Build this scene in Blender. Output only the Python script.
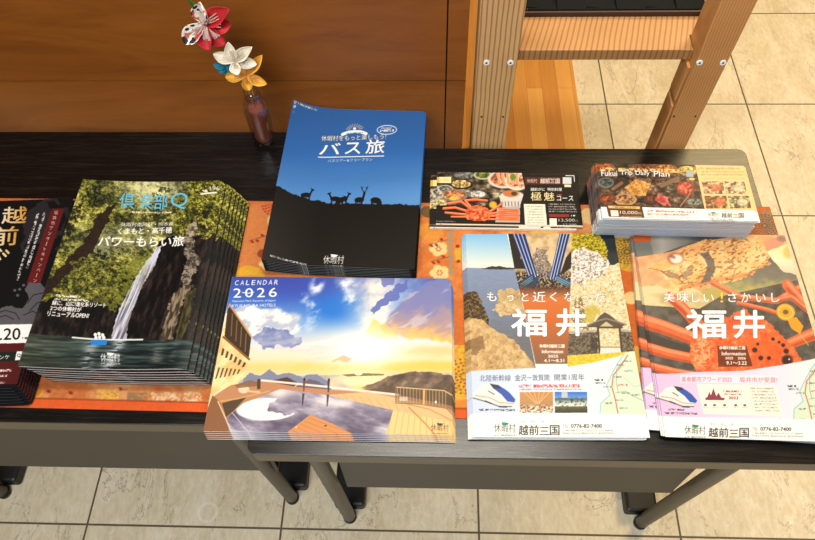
import bpy, bmesh, math, random
import numpy as np
from mathutils import Vector, Matrix

for o in list(bpy.data.objects):
    bpy.data.objects.remove(o, do_unlink=True)
SC = bpy.context.scene
C = SC.collection
PI = math.pi

# ------------------------------------------------------------------ camera
F_PX = 713.65
CAM = np.array([-0.49665, -0.33051, 1.49525])
PITCH, ROLL, YAW = 0.56952, -0.04749, 0.06606
def _rot():
    cy, sy = math.cos(YAW), math.sin(YAW)
    cp, sp = math.cos(PITCH), math.sin(PITCH)
    cr, sr = math.cos(ROLL), math.sin(ROLL)
    return (np.array([[cy, -sy, 0], [sy, cy, 0], [0, 0, 1]]) @ np.array([[1, 0, 0], [0, cp, -sp], [0, sp, cp]])
            @ np.array([[cr, -sr, 0], [sr, cr, 0], [0, 0, 1]]))
RM = _rot()
cd = bpy.data.cameras.new('camera'); cam = bpy.data.objects.new('camera', cd); C.objects.link(cam)
cd.sensor_fit = 'HORIZONTAL'; cd.sensor_width = 36.0; cd.lens = F_PX / 815 * 36.0
cd.clip_start = 0.02; cd.clip_end = 60
M4 = Matrix.Identity(4)
for i in range(3):
    for j in range(3): M4[i][j] = RM[i, j]
    M4[i][3] = CAM[i]
cam.matrix_world = M4
SC.camera = cam

# ------------------------------------------------------------------ light
SC.view_settings.view_transform = 'Standard'
SC.view_settings.look = 'None'
SC.view_settings.gamma = 1.0
SC.view_settings.use_curve_mapping = False
SC.view_settings.exposure = 0.33
wd = bpy.data.worlds.new('world'); SC.world = wd; wd.use_nodes = True
bg = wd.node_tree.nodes['Background']; bg.inputs[0].default_value = (1.0, 0.86, 0.70, 1); bg.inputs[1].default_value = 0.10
def area(name, loc, target, size, power, col):
    l = bpy.data.lights.new(name, 'AREA'); l.shape = 'RECTANGLE'; l.size, l.size_y = size; l.energy = power; l.color = col
    o = bpy.data.objects.new(name, l); C.objects.link(o); o.location = loc
    d = Vector(target) - Vector(loc); o.rotation_euler = d.to_track_quat('-Z', 'Y').to_euler()
    return o
area('ceiling_lamp_near', (-0.45, 0.55, 2.7), (-0.45, 0.45, 0), (0.9, 0.28), 30, (1.0, 0.92, 0.80))
area('ceiling_lamp_far', (1.1, 2.0, 2.7), (0.3, 0.8, 0), (1.0, 1.0), 54, (1.0, 0.74, 0.37))
area('daylight_front', (-0.9, -1.3, 2.7), (-0.6, 0.2, 0.2), (1.4, 0.9), 54, (0.91, 0.96, 1.0))  # unseen area light standing in for cool daylight from the left front

# ------------------------------------------------------------------ measuring helpers
H_T = 0.6573                                   # height of the table tops
def ray(x, y): return RM @ np.array([(x - 407.5) / F_PX, -(y - 270.0) / F_PX, -1.0])
def atz(x, y, z):
    d = ray(x, y); return CAM + d * (z - CAM[2]) / d[2]
def aty(x, y, Y):
    d = ray(x, y); return CAM + d * (Y - CAM[1]) / d[1]

# ------------------------------------------------------------------ materials
def lin(c):
    c = np.asarray(c, float) / 255.0
    return np.where(c <= 0.04045, c / 12.92, ((c + 0.055) / 1.055) ** 2.4)
def rgba(c): return tuple(lin(c)) + (1.0,)
def mat(name, col=(128, 128, 128), rough=0.5, metal=0.0, spec=0.5, **kw):
    m = bpy.data.materials.new(name); m.use_nodes = True
    b = m.node_tree.nodes['Principled BSDF']
    b.inputs['Base Color'].default_value = rgba(col); b.inputs['Roughness'].default_value = rough
    b.inputs['Metallic'].default_value = metal; b.inputs['Specular IOR Level'].default_value = spec
    for k, v in kw.items(): b.inputs[k].default_value = v
    return m
class NT:
    def __init__(s, m): s.t = m.node_tree; s.b = s.t.nodes['Principled BSDF']
    def n(s, typ, **kw):
        nd = s.t.nodes.new(typ)
        for k, v in kw.items(): setattr(nd, k, v)
        return nd
    def l(s, a, b): s.t.links.new(a, b)
    def coord(s, scale, kind='Object', rot=(0, 0, 0)):
        tc = s.n('ShaderNodeTexCoord'); mp = s.n('ShaderNodeMapping')
        mp.inputs['Scale'].default_value = scale; mp.inputs['Rotation'].default_value = rot
        s.l(tc.outputs[kind], mp.inputs['Vector']); return mp.outputs['Vector']
    def noise(s, vec, scale, detail=6, rough=0.6, dist=0.0):
        nd = s.n('ShaderNodeTexNoise'); nd.inputs['Scale'].default_value = scale
        nd.inputs['Detail'].default_value = detail; nd.inputs['Roughness'].default_value = rough; nd.inputs['Distortion'].default_value = dist
        s.l(vec, nd.inputs['Vector']); return nd.outputs['Fac']
    def ramp(s, fac, stops):
        r = s.n('ShaderNodeValToRGB'); e = r.color_ramp.elements
        while len(e) < len(stops): e.new(0.5)
        for el, (p, c) in zip(e, stops): el.position = p; el.color = rgba(c)
        s.l(fac, r.inputs['Fac']); return r.outputs['Color']
    def mix(s, fac, a, b, mode='MIX'):
        m = s.n('ShaderNodeMix', data_type='RGBA', blend_type=mode)
        for k, v in ((0, fac), (6, a), (7, b)):
            if isinstance(v, (int, float)): m.inputs[k].default_value = v
            elif isinstance(v, tuple): m.inputs[k].default_value = rgba(v)
            else: s.l(v, m.inputs[k])
        return m.outputs[2]
    def math(s, op, a, b=None):
        m = s.n('ShaderNodeMath', operation=op)
        for k, v in ((0, a), (1, b)):
            if v is None: continue
            if isinstance(v, (int, float)): m.inputs[k].default_value = v
            else: s.l(v, m.inputs[k])
        return m.outputs[0]
    def bump(s, h, strength, dist=0.002):
        b = s.n('ShaderNodeBump'); b.inputs['Strength'].default_value = strength; b.inputs['Distance'].default_value = dist
        s.l(h, b.inputs['Height']); s.l(b.outputs['Normal'], s.b.inputs['Normal'])
    def base(s, c): s.l(c, s.b.inputs['Base Color'])

def wood(name, dark, mid, light, axis, freq=60.0, rough=0.45, dist=1.5, stretch=0.05, spec=0.4):
    """timber with the grain running along the given axis"""
    m = mat(name, mid, rough, spec=spec); t = NT(m)
    sc = [1, 1, 1]; sc['xyz'.index(axis)] = stretch
    v = t.coord(tuple(sc))
    w = t.noise(v, freq, 5, 0.65, dist)
    w2 = t.noise(v, freq * 0.16, 3, 0.5, 0.4)
    c1 = t.ramp(w, [(0.3, dark), (0.5, mid), (0.72, light)])
    c2 = t.ramp(w2, [(0.3, dark), (0.7, light)])
    t.base(t.mix(0.3, c1, c2)); t.bump(w, 0.06)
    return m
def growth_rings(name, dark, light, freq, axis_rot, rough=0.5):
    """softwood with strong parallel annual-ring lines"""
    m = mat(name, light, rough); t = NT(m)
    v = t.coord((1, 1, 1), rot=axis_rot)
    w = t.n('ShaderNodeTexWave', wave_type='BANDS', bands_direction='X'); w.inputs['Scale'].default_value = freq
    w.inputs['Distortion'].default_value = 2.2; w.inputs['Detail'].default_value = 2.0; w.inputs['Detail Scale'].default_value = 0.25
    t.l(v, w.inputs['Vector'])
    n = t.noise(v, 9, 3)
    c = t.ramp(w.outputs['Fac'], [(0.15, light), (0.62, light), (0.95, dark)])
    t.base(t.mix(0.28, c, t.ramp(n, [(0.3, dark), (0.7, light)])))
    return m

# ------------------------------------------------------------------ mesh helpers
def box(bm, x0, x1, y0, y1, z0, z1, mi=0):
    vs = [bm.verts.new((x, y, z)) for z in (z0, z1) for y in (y0, y1) for x in (x0, x1)]
    for f in ((0, 2, 3, 1), (4, 5, 7, 6), (0, 1, 5, 4), (2, 6, 7, 3), (0, 4, 6, 2), (1, 3, 7, 5)):
        fc = bm.faces.new([vs[i] for i in f]); fc.material_index = mi
def prism(bm, pts, z0, z1, mi=0):
    a = [bm.verts.new((x, y, z0)) for x, y in pts]; b = [bm.verts.new((x, y, z1)) for x, y in pts]
    n = len(pts)
    fs = [bm.faces.new(a[::-1]), bm.faces.new(b)]
    for i in range(n): fs.append(bm.faces.new((a[i], a[(i + 1) % n], b[(i + 1) % n], b[i])))
    for f in fs: f.material_index = mi
def rrect(x0, x1, y0, y1, r, k=6):
    out = []
    for cx, cy, a0 in ((x1 - r, y1 - r, 0), (x0 + r, y1 - r, 90), (x0 + r, y0 + r, 180), (x1 - r, y0 + r, 270)):
        for i in range(k + 1):
            a = math.radians(a0 + 90 * i / k); out.append((cx + r * math.cos(a), cy + r * math.sin(a)))
    return out
def tube(bm, pts, rad, seg=14, cap=True):
    pts = [Vector(p) for p in pts]; rads = rad if isinstance(rad, (list, tuple)) else [rad] * len(pts)
    rings = []
    for i, p in enumerate(pts):
        d = (pts[min(i + 1, len(pts) - 1)] - pts[max(i - 1, 0)]).normalized()
        u = d.orthogonal().normalized() if abs(d.z) < 0.95 else Vector((1, 0, 0))
        u = (u - d * u.dot(d)).normalized(); w = d.cross(u)
        rings.append([bm.verts.new(p + (u * math.cos(2 * PI * k / seg) + w * math.sin(2 * PI * k / seg)) * rads[i]) for k in range(seg)])
    for a, b in zip(rings, rings[1:]):
        for k in range(seg): bm.faces.new((a[k], a[(k + 1) % seg], b[(k + 1) % seg], b[k])).smooth = True
    if cap: bm.faces.new(rings[0][::-1]); bm.faces.new(rings[-1])
def lathe(bm, prof, seg=40, fn=None):
    rings = []
    for r, z in prof:
        ring = []
        for k in range(seg):
            a = 2 * PI * k / seg; rr = r * (fn(a, z) if fn else 1.0)
            ring.append(bm.verts.new((rr * math.cos(a), rr * math.sin(a), z)))
        rings.append(ring)
    for a, b in zip(rings, rings[1:]):
        for k in range(seg): bm.faces.new((a[k], a[(k + 1) % seg], b[(k + 1) % seg], b[k])).smooth = True
    return rings
def obj(name, bm, mats, parent=None, bevel=0.0, recalc=True):
    if recalc: bmesh.ops.recalc_face_normals(bm, faces=bm.faces)
    me = bpy.data.meshes.new(name); bm.to_mesh(me); bm.free()
    for m in (mats if isinstance(mats, (list, tuple)) else [mats]): me.materials.append(m)
    o = bpy.data.objects.new(name, me); C.objects.link(o)
    if parent: o.parent = parent
    if bevel:
        b = o.modifiers.new('bevel', 'BEVEL'); b.width = bevel; b.segments = 2; b.limit_method = 'ANGLE'
    return o
def tag(o, label, cat, group=None):
    o['label'] = label; o['category'] = cat
    if group: o['group'] = group
    return o
def thing(name, label, cat, loc=(0, 0, 0), rz=0.0, group=None):
    o = bpy.data.objects.new(name, None); C.objects.link(o); o.location = loc; o.rotation_euler = (0, 0, rz)
    o.empty_display_size = 0.05
    return tag(o, label, cat, group)
def struct(name, bm, mats, bevel=0.0):
    o = obj(name, bm, mats, None, bevel); o['kind'] = 'structure'; return o

# ------------------------------------------------------------------ the setting
TILE = 0.4
m_floor = mat('marble_tile', (205, 180, 135), 0.28, spec=0.45); t = NT(m_floor)
v = t.coord((1, 1, 1))
br = t.n('ShaderNodeTexBrick'); br.offset = 0.0; br.squash = 1.0
br.inputs['Scale'].default_value = 1.0; br.inputs['Brick Width'].default_value = TILE; br.inputs['Row Height'].default_value = TILE
br.inputs['Mortar Size'].default_value = 0.0022; br.inputs['Mortar Smooth'].default_value = 0.15; br.inputs['Bias'].default_value = 0.0
br.inputs['Color1'].default_value = (0, 0, 0, 1); br.inputs['Color2'].default_value = (1, 1, 1, 1); br.inputs['Mortar'].default_value = (0.5, 0.5, 0.5, 1)
t.l(v, br.inputs['Vector'])
# every tile shifts the marble pattern
off = t.n('ShaderNodeVectorMath', operation='MULTIPLY_ADD'); t.l(br.outputs['Color'], off.inputs[0]); off.inputs[1].default_value = (7.3, 3.1, 0); t.l(v, off.inputs[2])
vs_ = t.n('ShaderNodeMapping'); vs_.inputs['Scale'].default_value = (1.0, 0.42, 1.0); vs_.inputs['Rotation'].default_value = (0, 0, 0.18); t.l(off.outputs[0], vs_.inputs['Vector'])
vv = vs_.outputs['Vector']
cloud = t.noise(vv, 14, 8, 0.62, 0.8)
speck = t.noise(vv, 120, 4, 0.6)
warp = t.noise(vv, 5.5, 9, 0.7, 1.0)
vein = t.math('ABSOLUTE', t.math('SUBTRACT', warp, 0.5))
vmask = t.math('LESS_THAN', vein, 0.0045)
gate = t.math('GREATER_THAN', t.noise(vv, 7, 3), 0.50)
vmask = t.math('MULTIPLY', vmask, gate)
warp2 = t.noise(vv, 17, 5, 0.6, 1.5)
wv = t.math('LESS_THAN', t.math('ABSOLUTE', t.math('SUBTRACT', warp2, 0.47)), 0.010)
col = t.ramp(cloud, [(0.3, (205, 186, 150)), (0.5, (221, 204, 170)), (0.72, (233, 220, 190))])
col = t.mix(t.math('MULTIPLY', wv, 0.3), col, (244, 236, 218))
col = t.mix(0.16, col, t.ramp(speck, [(0.35, (160, 138, 100)), (0.65, (246, 238, 220))]))
col = t.mix(t.math('MULTIPLY', vmask, 0.5), col, (108, 84, 58))
sx_ = t.n('ShaderNodeVectorMath', operation='DISTANCE'); t.l(v, sx_.inputs[0]); sx_.inputs[1].default_value = (-0.956, 0.029, 0.0)   # dried ring stain
rg_ = t.math('LESS_THAN', t.math('ABSOLUTE', t.math('SUBTRACT', sx_.outputs['Value'], 0.0185)), 0.0028)
col = t.mix(t.math('MULTIPLY', rg_, 0.35), col, (246, 242, 232))
col = t.mix(br.outputs['Fac'], col, (98, 86, 66))
t.base(col)
t.bump(t.math('MULTIPLY', br.outputs['Fac'], -1.0), 0.4, 0.001)
bm = bmesh.new(); box(bm, -3.2, 2.8, -2.0, 4.4, -0.03, 0.0)
struct('floor', bm, m_floor)

Y_W = 0.525
m_wall = wood('orange_veneer', (116, 61, 16), (141, 78, 23), (158, 92, 32), 'x', 22.0, 0.38, 1.2, 0.16)
m_dark = mat('dark_joint', (22, 12, 5), 0.8)
zj = aty(200, 81, Y_W)[2]; xj = aty(447, 40, Y_W)[0]; xe = aty(466, 75, Y_W)[0]
bm = bmesh.new()
g = 0.0011
for x0, x1 in ((-2.6, -1.75 - g), (-1.75 + g, xj - g), (xj + g, xe)):
    for z0, z1 in ((0.0, zj - g), (zj + g, 1.02)):
        box(bm, x0, x1, Y_W, Y_W + 0.02, z0, z1)
box(bm, -2.6, xe - 0.001, Y_W + 0.0202, Y_W + 0.9, 0.0, 1.02, 1)
box(bm, -2.6, xe - 0.0008, Y_W + 0.004, Y_W + 0.0201, zj - g, zj + g, 1)
struct('wall_back', bm, [m_wall, m_dark])

# strip of butcher-block boards lying on the floor beside the panelled wall
m_board = mat('floor_boards', (196, 128, 54), 0.35); t = NT(m_board)
v = t.coord((1, 1, 1), rot=(0, 0, PI / 2))
bk = t.n('ShaderNodeTexBrick'); bk.offset = 0.37; bk.inputs['Scale'].default_value = 1.0
bk.inputs['Brick Width'].default_value = 0.42; bk.inputs['Row Height'].default_value = 0.045; bk.inputs['Mortar Size'].default_value = 0.0005
bk.inputs['Color1'].default_value = rgba((196, 124, 48)); bk.inputs['Color2'].default_value = rgba((232, 170, 86)); bk.inputs['Mortar'].default_value = rgba((150, 88, 30))
t.l(v, bk.inputs['Vector'])
gr = t.noise(t.coord((1, 0.06, 1)), 90, 4, 0.6)
t.base(t.mix(0.22, bk.outputs['Color'], t.ramp(gr, [(0.3, (150, 90, 30)), (0.7, (222, 160, 82))])))
bm = bmesh.new(); box(bm, xe + 0.002, -0.081, 0.56, 2.6, 0.0002, 0.006)
struct('trim_1', bm, m_board)
# ------------------------------------------------------------------ tables
m_top = mat('black_woodgrain_laminate', (38, 33, 29), 0.30, spec=0.30); t = NT(m_top)
v = t.coord((0.06, 1, 1)); gn = t.noise(v, 220, 5, 0.7, 0.6)
t.base(t.ramp(gn, [(0.3, (5, 4, 4)), (0.5, (11, 8, 7)), (0.72, (30, 23, 18))]))
rr = t.n('ShaderNodeMapRange'); rr.inputs['To Min'].default_value = 0.19; rr.inputs['To Max'].default_value = 0.36; t.l(gn, rr.inputs['Value']); t.l(rr.outputs[0], t.b.inputs['Roughness'])
t.bump(gn, 0.02, 0.0004)
m_band = mat('taupe_edge_band', (88, 77, 61), 0.45)
m_skirt = mat('taupe_steel_panel', (66, 60, 50), 0.55)
m_leg = mat('taupe_steel_tube', (74, 67, 56), 0.42, spec=0.5)
m_blk = mat('black_plastic', (18, 17, 17), 0.5)
def table(x0, x1, y0, y1, label, px0, px1, zb):
    cx, cy = (x0 + x1) / 2, (y0 + y1) / 2
    T = thing('folding_table', label, 'table', (cx, cy, 0))
    hx, hy = (x1 - x0) / 2, (y1 - y0) / 2
    bm = bmesh.new(); prism(bm, rrect(-hx, hx, -hy, hy, 0.012), H_T - 0.0035, H_T)
    obj('tabletop', bm, m_top, T, 0.0008)
    bm = bmesh.new(); prism(bm, rrect(-hx + 0.0004, hx - 0.0004, -hy + 0.0004, hy - 0.0004, 0.012), H_T - 0.028, H_T - 0.0036)
    obj('edge_band', bm, m_band, T, 0.001)
    bm = bmesh.new(); box(bm, px0 - cx, px1 - cx, -hy + 0.066, -hy + 0.070, zb, H_T - 0.0285)
    box(bm, px0 - cx, px1 - cx, -hy + 0.0705, -hy + 0.085, zb, zb + 0.004)
    obj('skirt_panel', bm, m_skirt, T, 0.0006)
    for sx in (-1, 1):
        for sy in (-1, 1):
            lx = sx * (hx - 0.058); ly = sy * (hy - 0.085)
            bm = bmesh.new()
            tube(bm, [(lx, ly + sy * 0.035, H_T - 0.0285), (lx, ly + sy * 0.034, 0.5), (lx, ly + sy * 0.0, 0.012)], 0.0125, 18)
            l = obj('leg', bm, m_leg, T)
            bm = bmesh.new(); tube(bm, [(lx, ly, 0.0), (lx, ly, 0.0118)], 0.0135, 18)
            obj('rubber_foot', bm, m_blk, l)
        bm = bmesh.new(); bx = sx * (hx - 0.058)
        box(bm, bx - 0.031, bx + 0.031, -hy + 0.1, hy - 0.1, 0.0, 0.034); obj('foot_bar', bm, m_blk, T, 0.006)
        bm = bmesh.new(); tube(bm, [(sx * (hx - 0.058), -hy + 0.14, 0.54), (sx * (hx - 0.058), hy - 0.14, 0.54)], 0.009, 12)
        obj('leg_stretcher', bm, m_leg, T)
    return T
table(-0.7195, -0.0185, -0.0600, 0.4310, 'small black folding table on the right, pulled a little nearer, under the crab leaflets', -0.638, -0.099, 0.288)
table(-1.4500, -0.7255, -0.0245, 0.4650, 'small black folding table on the left, pushed back to the panelled wall', -1.40, -0.765, 0.252)

# ------------------------------------------------------------------ wooden seat behind the table
m_tl = growth_rings('ringed_pine_light', (150, 104, 60), (218, 172, 114), 44, (0, 0, 0))
m_tr = growth_rings('ringed_pine_straight', (170, 112, 58), (204, 146, 84), 75, (0, 0, 0))
m_rail = growth_rings('ringed_pine_rail', (132, 86, 44), (176, 128, 76), 40, (0, 0, 0.25))
m_web = mat('black_webbing', (24, 25, 26), 0.85, spec=0.12); t = NT(m_web)
ck = t.n('ShaderNodeTexChecker'); ck.inputs['Scale'].default_value = 1.0; ck.inputs['Color1'].default_value = rgba((8, 8, 8)); ck.inputs['Color2'].default_value = rgba((26, 27, 27))
t.l(t.coord((330, 330, 330)), ck.inputs['Vector']); t.base(ck.outputs['Color'])
m_dkb = mat('dark_brown_edge', (52, 30, 20), 0.5)
m_screw = mat('white_screw_cap', (252, 250, 246), 0.4)
YP = 0.50
S = thing('wooden_seat', 'pine framed seat with black woven webbing standing behind the right table', 'chair', (-0.25, YP, 0))
def post(name_top, xa0, xa1, xb0, xb1, zb, m, depth=0.05):
    """post leaning slightly: x range at the floor and at the top"""
    bm = bmesh.new()
    lo = [bm.verts.new(p) for p in ((xa0, 0, 0), (xa1, 0, 0), (xa1, depth, 0), (xa0, depth, 0))]
    hi = [bm.verts.new(p) for p in ((xb0, 0, zb), (xb1, 0, zb), (xb1, depth, zb), (xb0, depth, zb))]
    bm.faces.new(lo[::-1]); bm.faces.new(hi)
    for i in range(4): bm.faces.new((lo[i], lo[(i + 1) % 4], hi[(i + 1) % 4], hi[i]))
    return obj(name_top, bm, m, S, 0.002)
def lx(px, py): return aty(px, py, YP)[0] + 0.25
def span(pb, pt, ztop):
    a, b = aty(*pb, YP), aty(*pt, YP); k = (b[0] - a[0]) / (b[2] - a[2])
    return a[0] - k * a[2] + 0.25, a[0] + k * (ztop - a[2]) + 0.25
ZT = 1.0
l0 = span((471, 150), (480.5, 0), ZT); l1 = span((504.5, 148), (527, 0), ZT)
pl = post('leg', l0[0], l1[0], l0[1], l1[1], ZT, m_tl)
r0 = span((659, 147), (722, 0), ZT); r1 = span((686, 147), (758.5, 0), ZT)
pr = post('leg', r0[0], r1[0], r0[1], r1[1], ZT, m_tr)
for xx in (-0.106, 0.375):
    bm = bmesh.new(); box(bm, xx - 0.02, xx + 0.02, 0.50, 0.545, 0, 0.76); obj('leg', bm, m_tl, S, 0.002)
YR = 0.518
za, zb_ = aty(600, 60, YR)[2], aty(600, 50, YR)[2]
yb = atz(600, 17, zb_)[1]
xl, xr = (l1[0] + l1[1]) / 2 + 0.002, (r0[0] + r0[1]) / 2 - 0.002
def shx(a, z): return a[0] + (a[1] - a[0]) * z / ZT
zc = (za + zb_) / 2
bm = bmesh.new(); ra, rb, yf, ym, yk = shx(l1, zc) + 0.0015, shx(r0, zc) - 0.0015, YR - YP, 0.0515, yb - YP + 0.02
prism(bm, [(ra, yf), (rb, yf), (rb, ym), (rb + 0.035, ym), (rb + 0.035, yk), (ra - 0.03, yk), (ra - 0.03, ym), (ra, ym)], za, zb_)
obj('front_rail', bm, m_rail, S, 0.0012)
bm = bmesh.new(); box(bm, shx(l1, zc) - 0.028, shx(r0, zc) + 0.03, yb - YP, yb - YP + 0.004, zb_ + 0.0004, zb_ + 0.009)
obj('seat_edge', bm, m_dkb, S, 0.001)
# woven webbing: straps front to back, wavy where they cross the cross straps
ys0 = yb - YP + 0.0046; ys1 = 0.50
n = 7; xs = np.linspace(shx(l1, zc) - 0.026, shx(r0, zc) + 0.03, n + 1)
for i in range(n):
    bm = bmesh.new(); rows = []
    for k in range(31):
        y = ys0 + (ys1 - ys0) * k / 30
        z = zb_ + 0.0105 + 0.0022 * math.sin((k / 30) * PI * 8 + i * PI)
        rows.append([bm.verts.new((x, y, zz)) for x, zz in ((xs[i] + 0.0005, z), (xs[i + 1] - 0.0005, z))])
    for a, b in zip(rows, rows[1:]): bm.faces.new((a[0], a[1], b[1], b[0]))
    w = obj('webbing_strap', bm, m_web, S)
    sm = w.modifiers.new('thick', 'SOLIDIFY'); sm.thickness = 0.0022
for k in range(8):
    y0 = ys0 + (ys1 - ys0) * (k + 0.1) / 8; y1 = ys0 + (ys1 - ys0) * (k + 0.9) / 8
    bm = bmesh.new(); rows = []
    for i in range(29):
        x = xs[0] + (xs[-1] - xs[0]) * i / 28
        z = zb_ + 0.0092 - 0.0022 * math.sin((i / 28) * PI * 7 + (k + 0.5) * PI)
        rows.append([bm.verts.new((x, y, z)) for y in (y0, y1)])
    for a, b in zip(rows, rows[1:]): bm.faces.new((a[0], a[1], b[1], b[0]))
    w = obj('webbing_strap', bm, m_web, S); sm = w.modifiers.new('thick', 'SOLIDIFY'); sm.thickness = 0.002
def screw(px, py, parent, r=0.0048):
    p = aty(px, py, YP - 0.0005); bm = bmesh.new()
    c = Vector((p[0] + 0.25, -0.0008, p[2]))
    tube(bm, [c + Vector((0, 0.0006, 0)), c + Vector((0, -0.001, 0))], [r, r * 0.92], 20)
    s = obj('screw', bm, m_screw, parent)
    bm = bmesh.new(); tube(bm, [c + Vector((0, -0.00105, 0)), c + Vector((0, -0.0013, 0))], 0.0017, 10)
    obj('screw_recess', bm, m_blk, s)
screw(486.5, 62.5, pl); screw(510.5, 62.5, pl); screw(699.5, 62.5, pr); screw(723, 62.5, pr)
def pin(px, py, parent):
    p = aty(px, py, YP - 0.0005); bm = bmesh.new(); c = Vector((p[0] + 0.25, 0, p[2]))
    tube(bm, [c + Vector((0, 0.0002, 0)), c + Vector((0, -0.0005, 0))], 0.0018, 10); obj('screw_hole', bm, m_blk, parent)
pin(481.5, 117, pl); pin(503, 117, pl); pin(674, 116.5, pr); pin(695.5, 116.5, pr)
# battens up the inner side of the right post
def batten(z0, z1):
    bm = bmesh.new(); w = 0.004
    a, b = shx(r0, z0) - 0.0006, shx(r0, z1) - 0.0006
    lo = [bm.verts.new(p) for p in ((a - w, 0.006, z0), (a, 0.006, z0), (a, 0.04, z0), (a - w, 0.04, z0))]
    hi = [bm.verts.new(p) for p in ((b - w, 0.006, z1), (b, 0.006, z1), (b, 0.04, z1), (b - w, 0.04, z1))]
    bm.faces.new(lo[::-1]); bm.faces.new(hi)
    for i in range(4): bm.faces.new((lo[i], lo[(i + 1) % 4], hi[(i + 1) % 4], hi[i]))
    obj('batten', bm, m_tr, S, 0.0008)
zn = aty(662, 106, YP)[2]
batten(0.05, zn - 0.006); batten(zn + 0.006, za - 0.004)
# ------------------------------------------------------------------ printing: covers are drawn in numpy and stored as vertex colours
PITCH_MM = 0.62
def homog(src, dst):
    A = []
    for (x, y), (u, v) in zip(src, dst):
        A.append([x, y, 1, 0, 0, 0, -u * x, -u * y, -u]); A.append([0, 0, 0, x, y, 1, -v * x, -v * y, -v])
    return np.linalg.svd(np.array(A, float))[2][-1].reshape(3, 3)
def happ(Hm, x, y):
    w = Hm[2, 0] * x + Hm[2, 1] * y + Hm[2, 2]
    return (Hm[0, 0] * x + Hm[0, 1] * y + Hm[0, 2]) / w, (Hm[1, 0] * x + Hm[1, 1] * y + Hm[1, 2]) / w
_glyphs = {}
def glyphs(s):
    """triangles of a string set in the built-in font"""
    if s not in _glyphs:
        cu = bpy.data.curves.new('t', 'FONT'); cu.body = s; cu.resolution_u = 3
        o = bpy.data.objects.new('t', cu); C.objects.link(o)
        dg = bpy.context.evaluated_depsgraph_get(); ev = o.evaluated_get(dg); me = ev.to_mesh(); me.calc_loop_triangles()
        v = np.zeros(len(me.vertices) * 3); me.vertices.foreach_get('co', v)
        tr = np.zeros(len(me.loop_triangles) * 3, dtype=np.int32); me.loop_triangles.foreach_get('vertices', tr)
        _glyphs[s] = v.reshape(-1, 3)[:, :2][tr.reshape(-1, 3)]
        ev.to_mesh_clear(); bpy.data.objects.remove(o); bpy.data.curves.remove(cu)
    return _glyphs[s]
_rng = np.random.RandomState(5)
_lat = [_rng.rand(256, 256).astype(np.float32) for _ in range(12)]
def vnoise(x, y, seed):
    L = _lat[seed % 12]
    xi = np.floor(x).astype(np.int64); yi = np.floor(y).astype(np.int64); fx = x - xi; fy = y - yi
    fx = fx * fx * (3 - 2 * fx); fy = fy * fy * (3 - 2 * fy); k = 37 * seed
    a = L[(yi + k) & 255, xi & 255]; b = L[(yi + k) & 255, (xi + 1) & 255]; c = L[(yi + k + 1) & 255, xi & 255]; d = L[(yi + k + 1) & 255, (xi + 1) & 255]
    return (a * (1 - fx) + b * fx) * (1 - fy) + (c * (1 - fx) + d * fx) * fy
def sstep(a, b, x):
    t = np.clip((x - a) / (b - a), 0, 1); return t * t * (3 - 2 * t)

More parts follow.
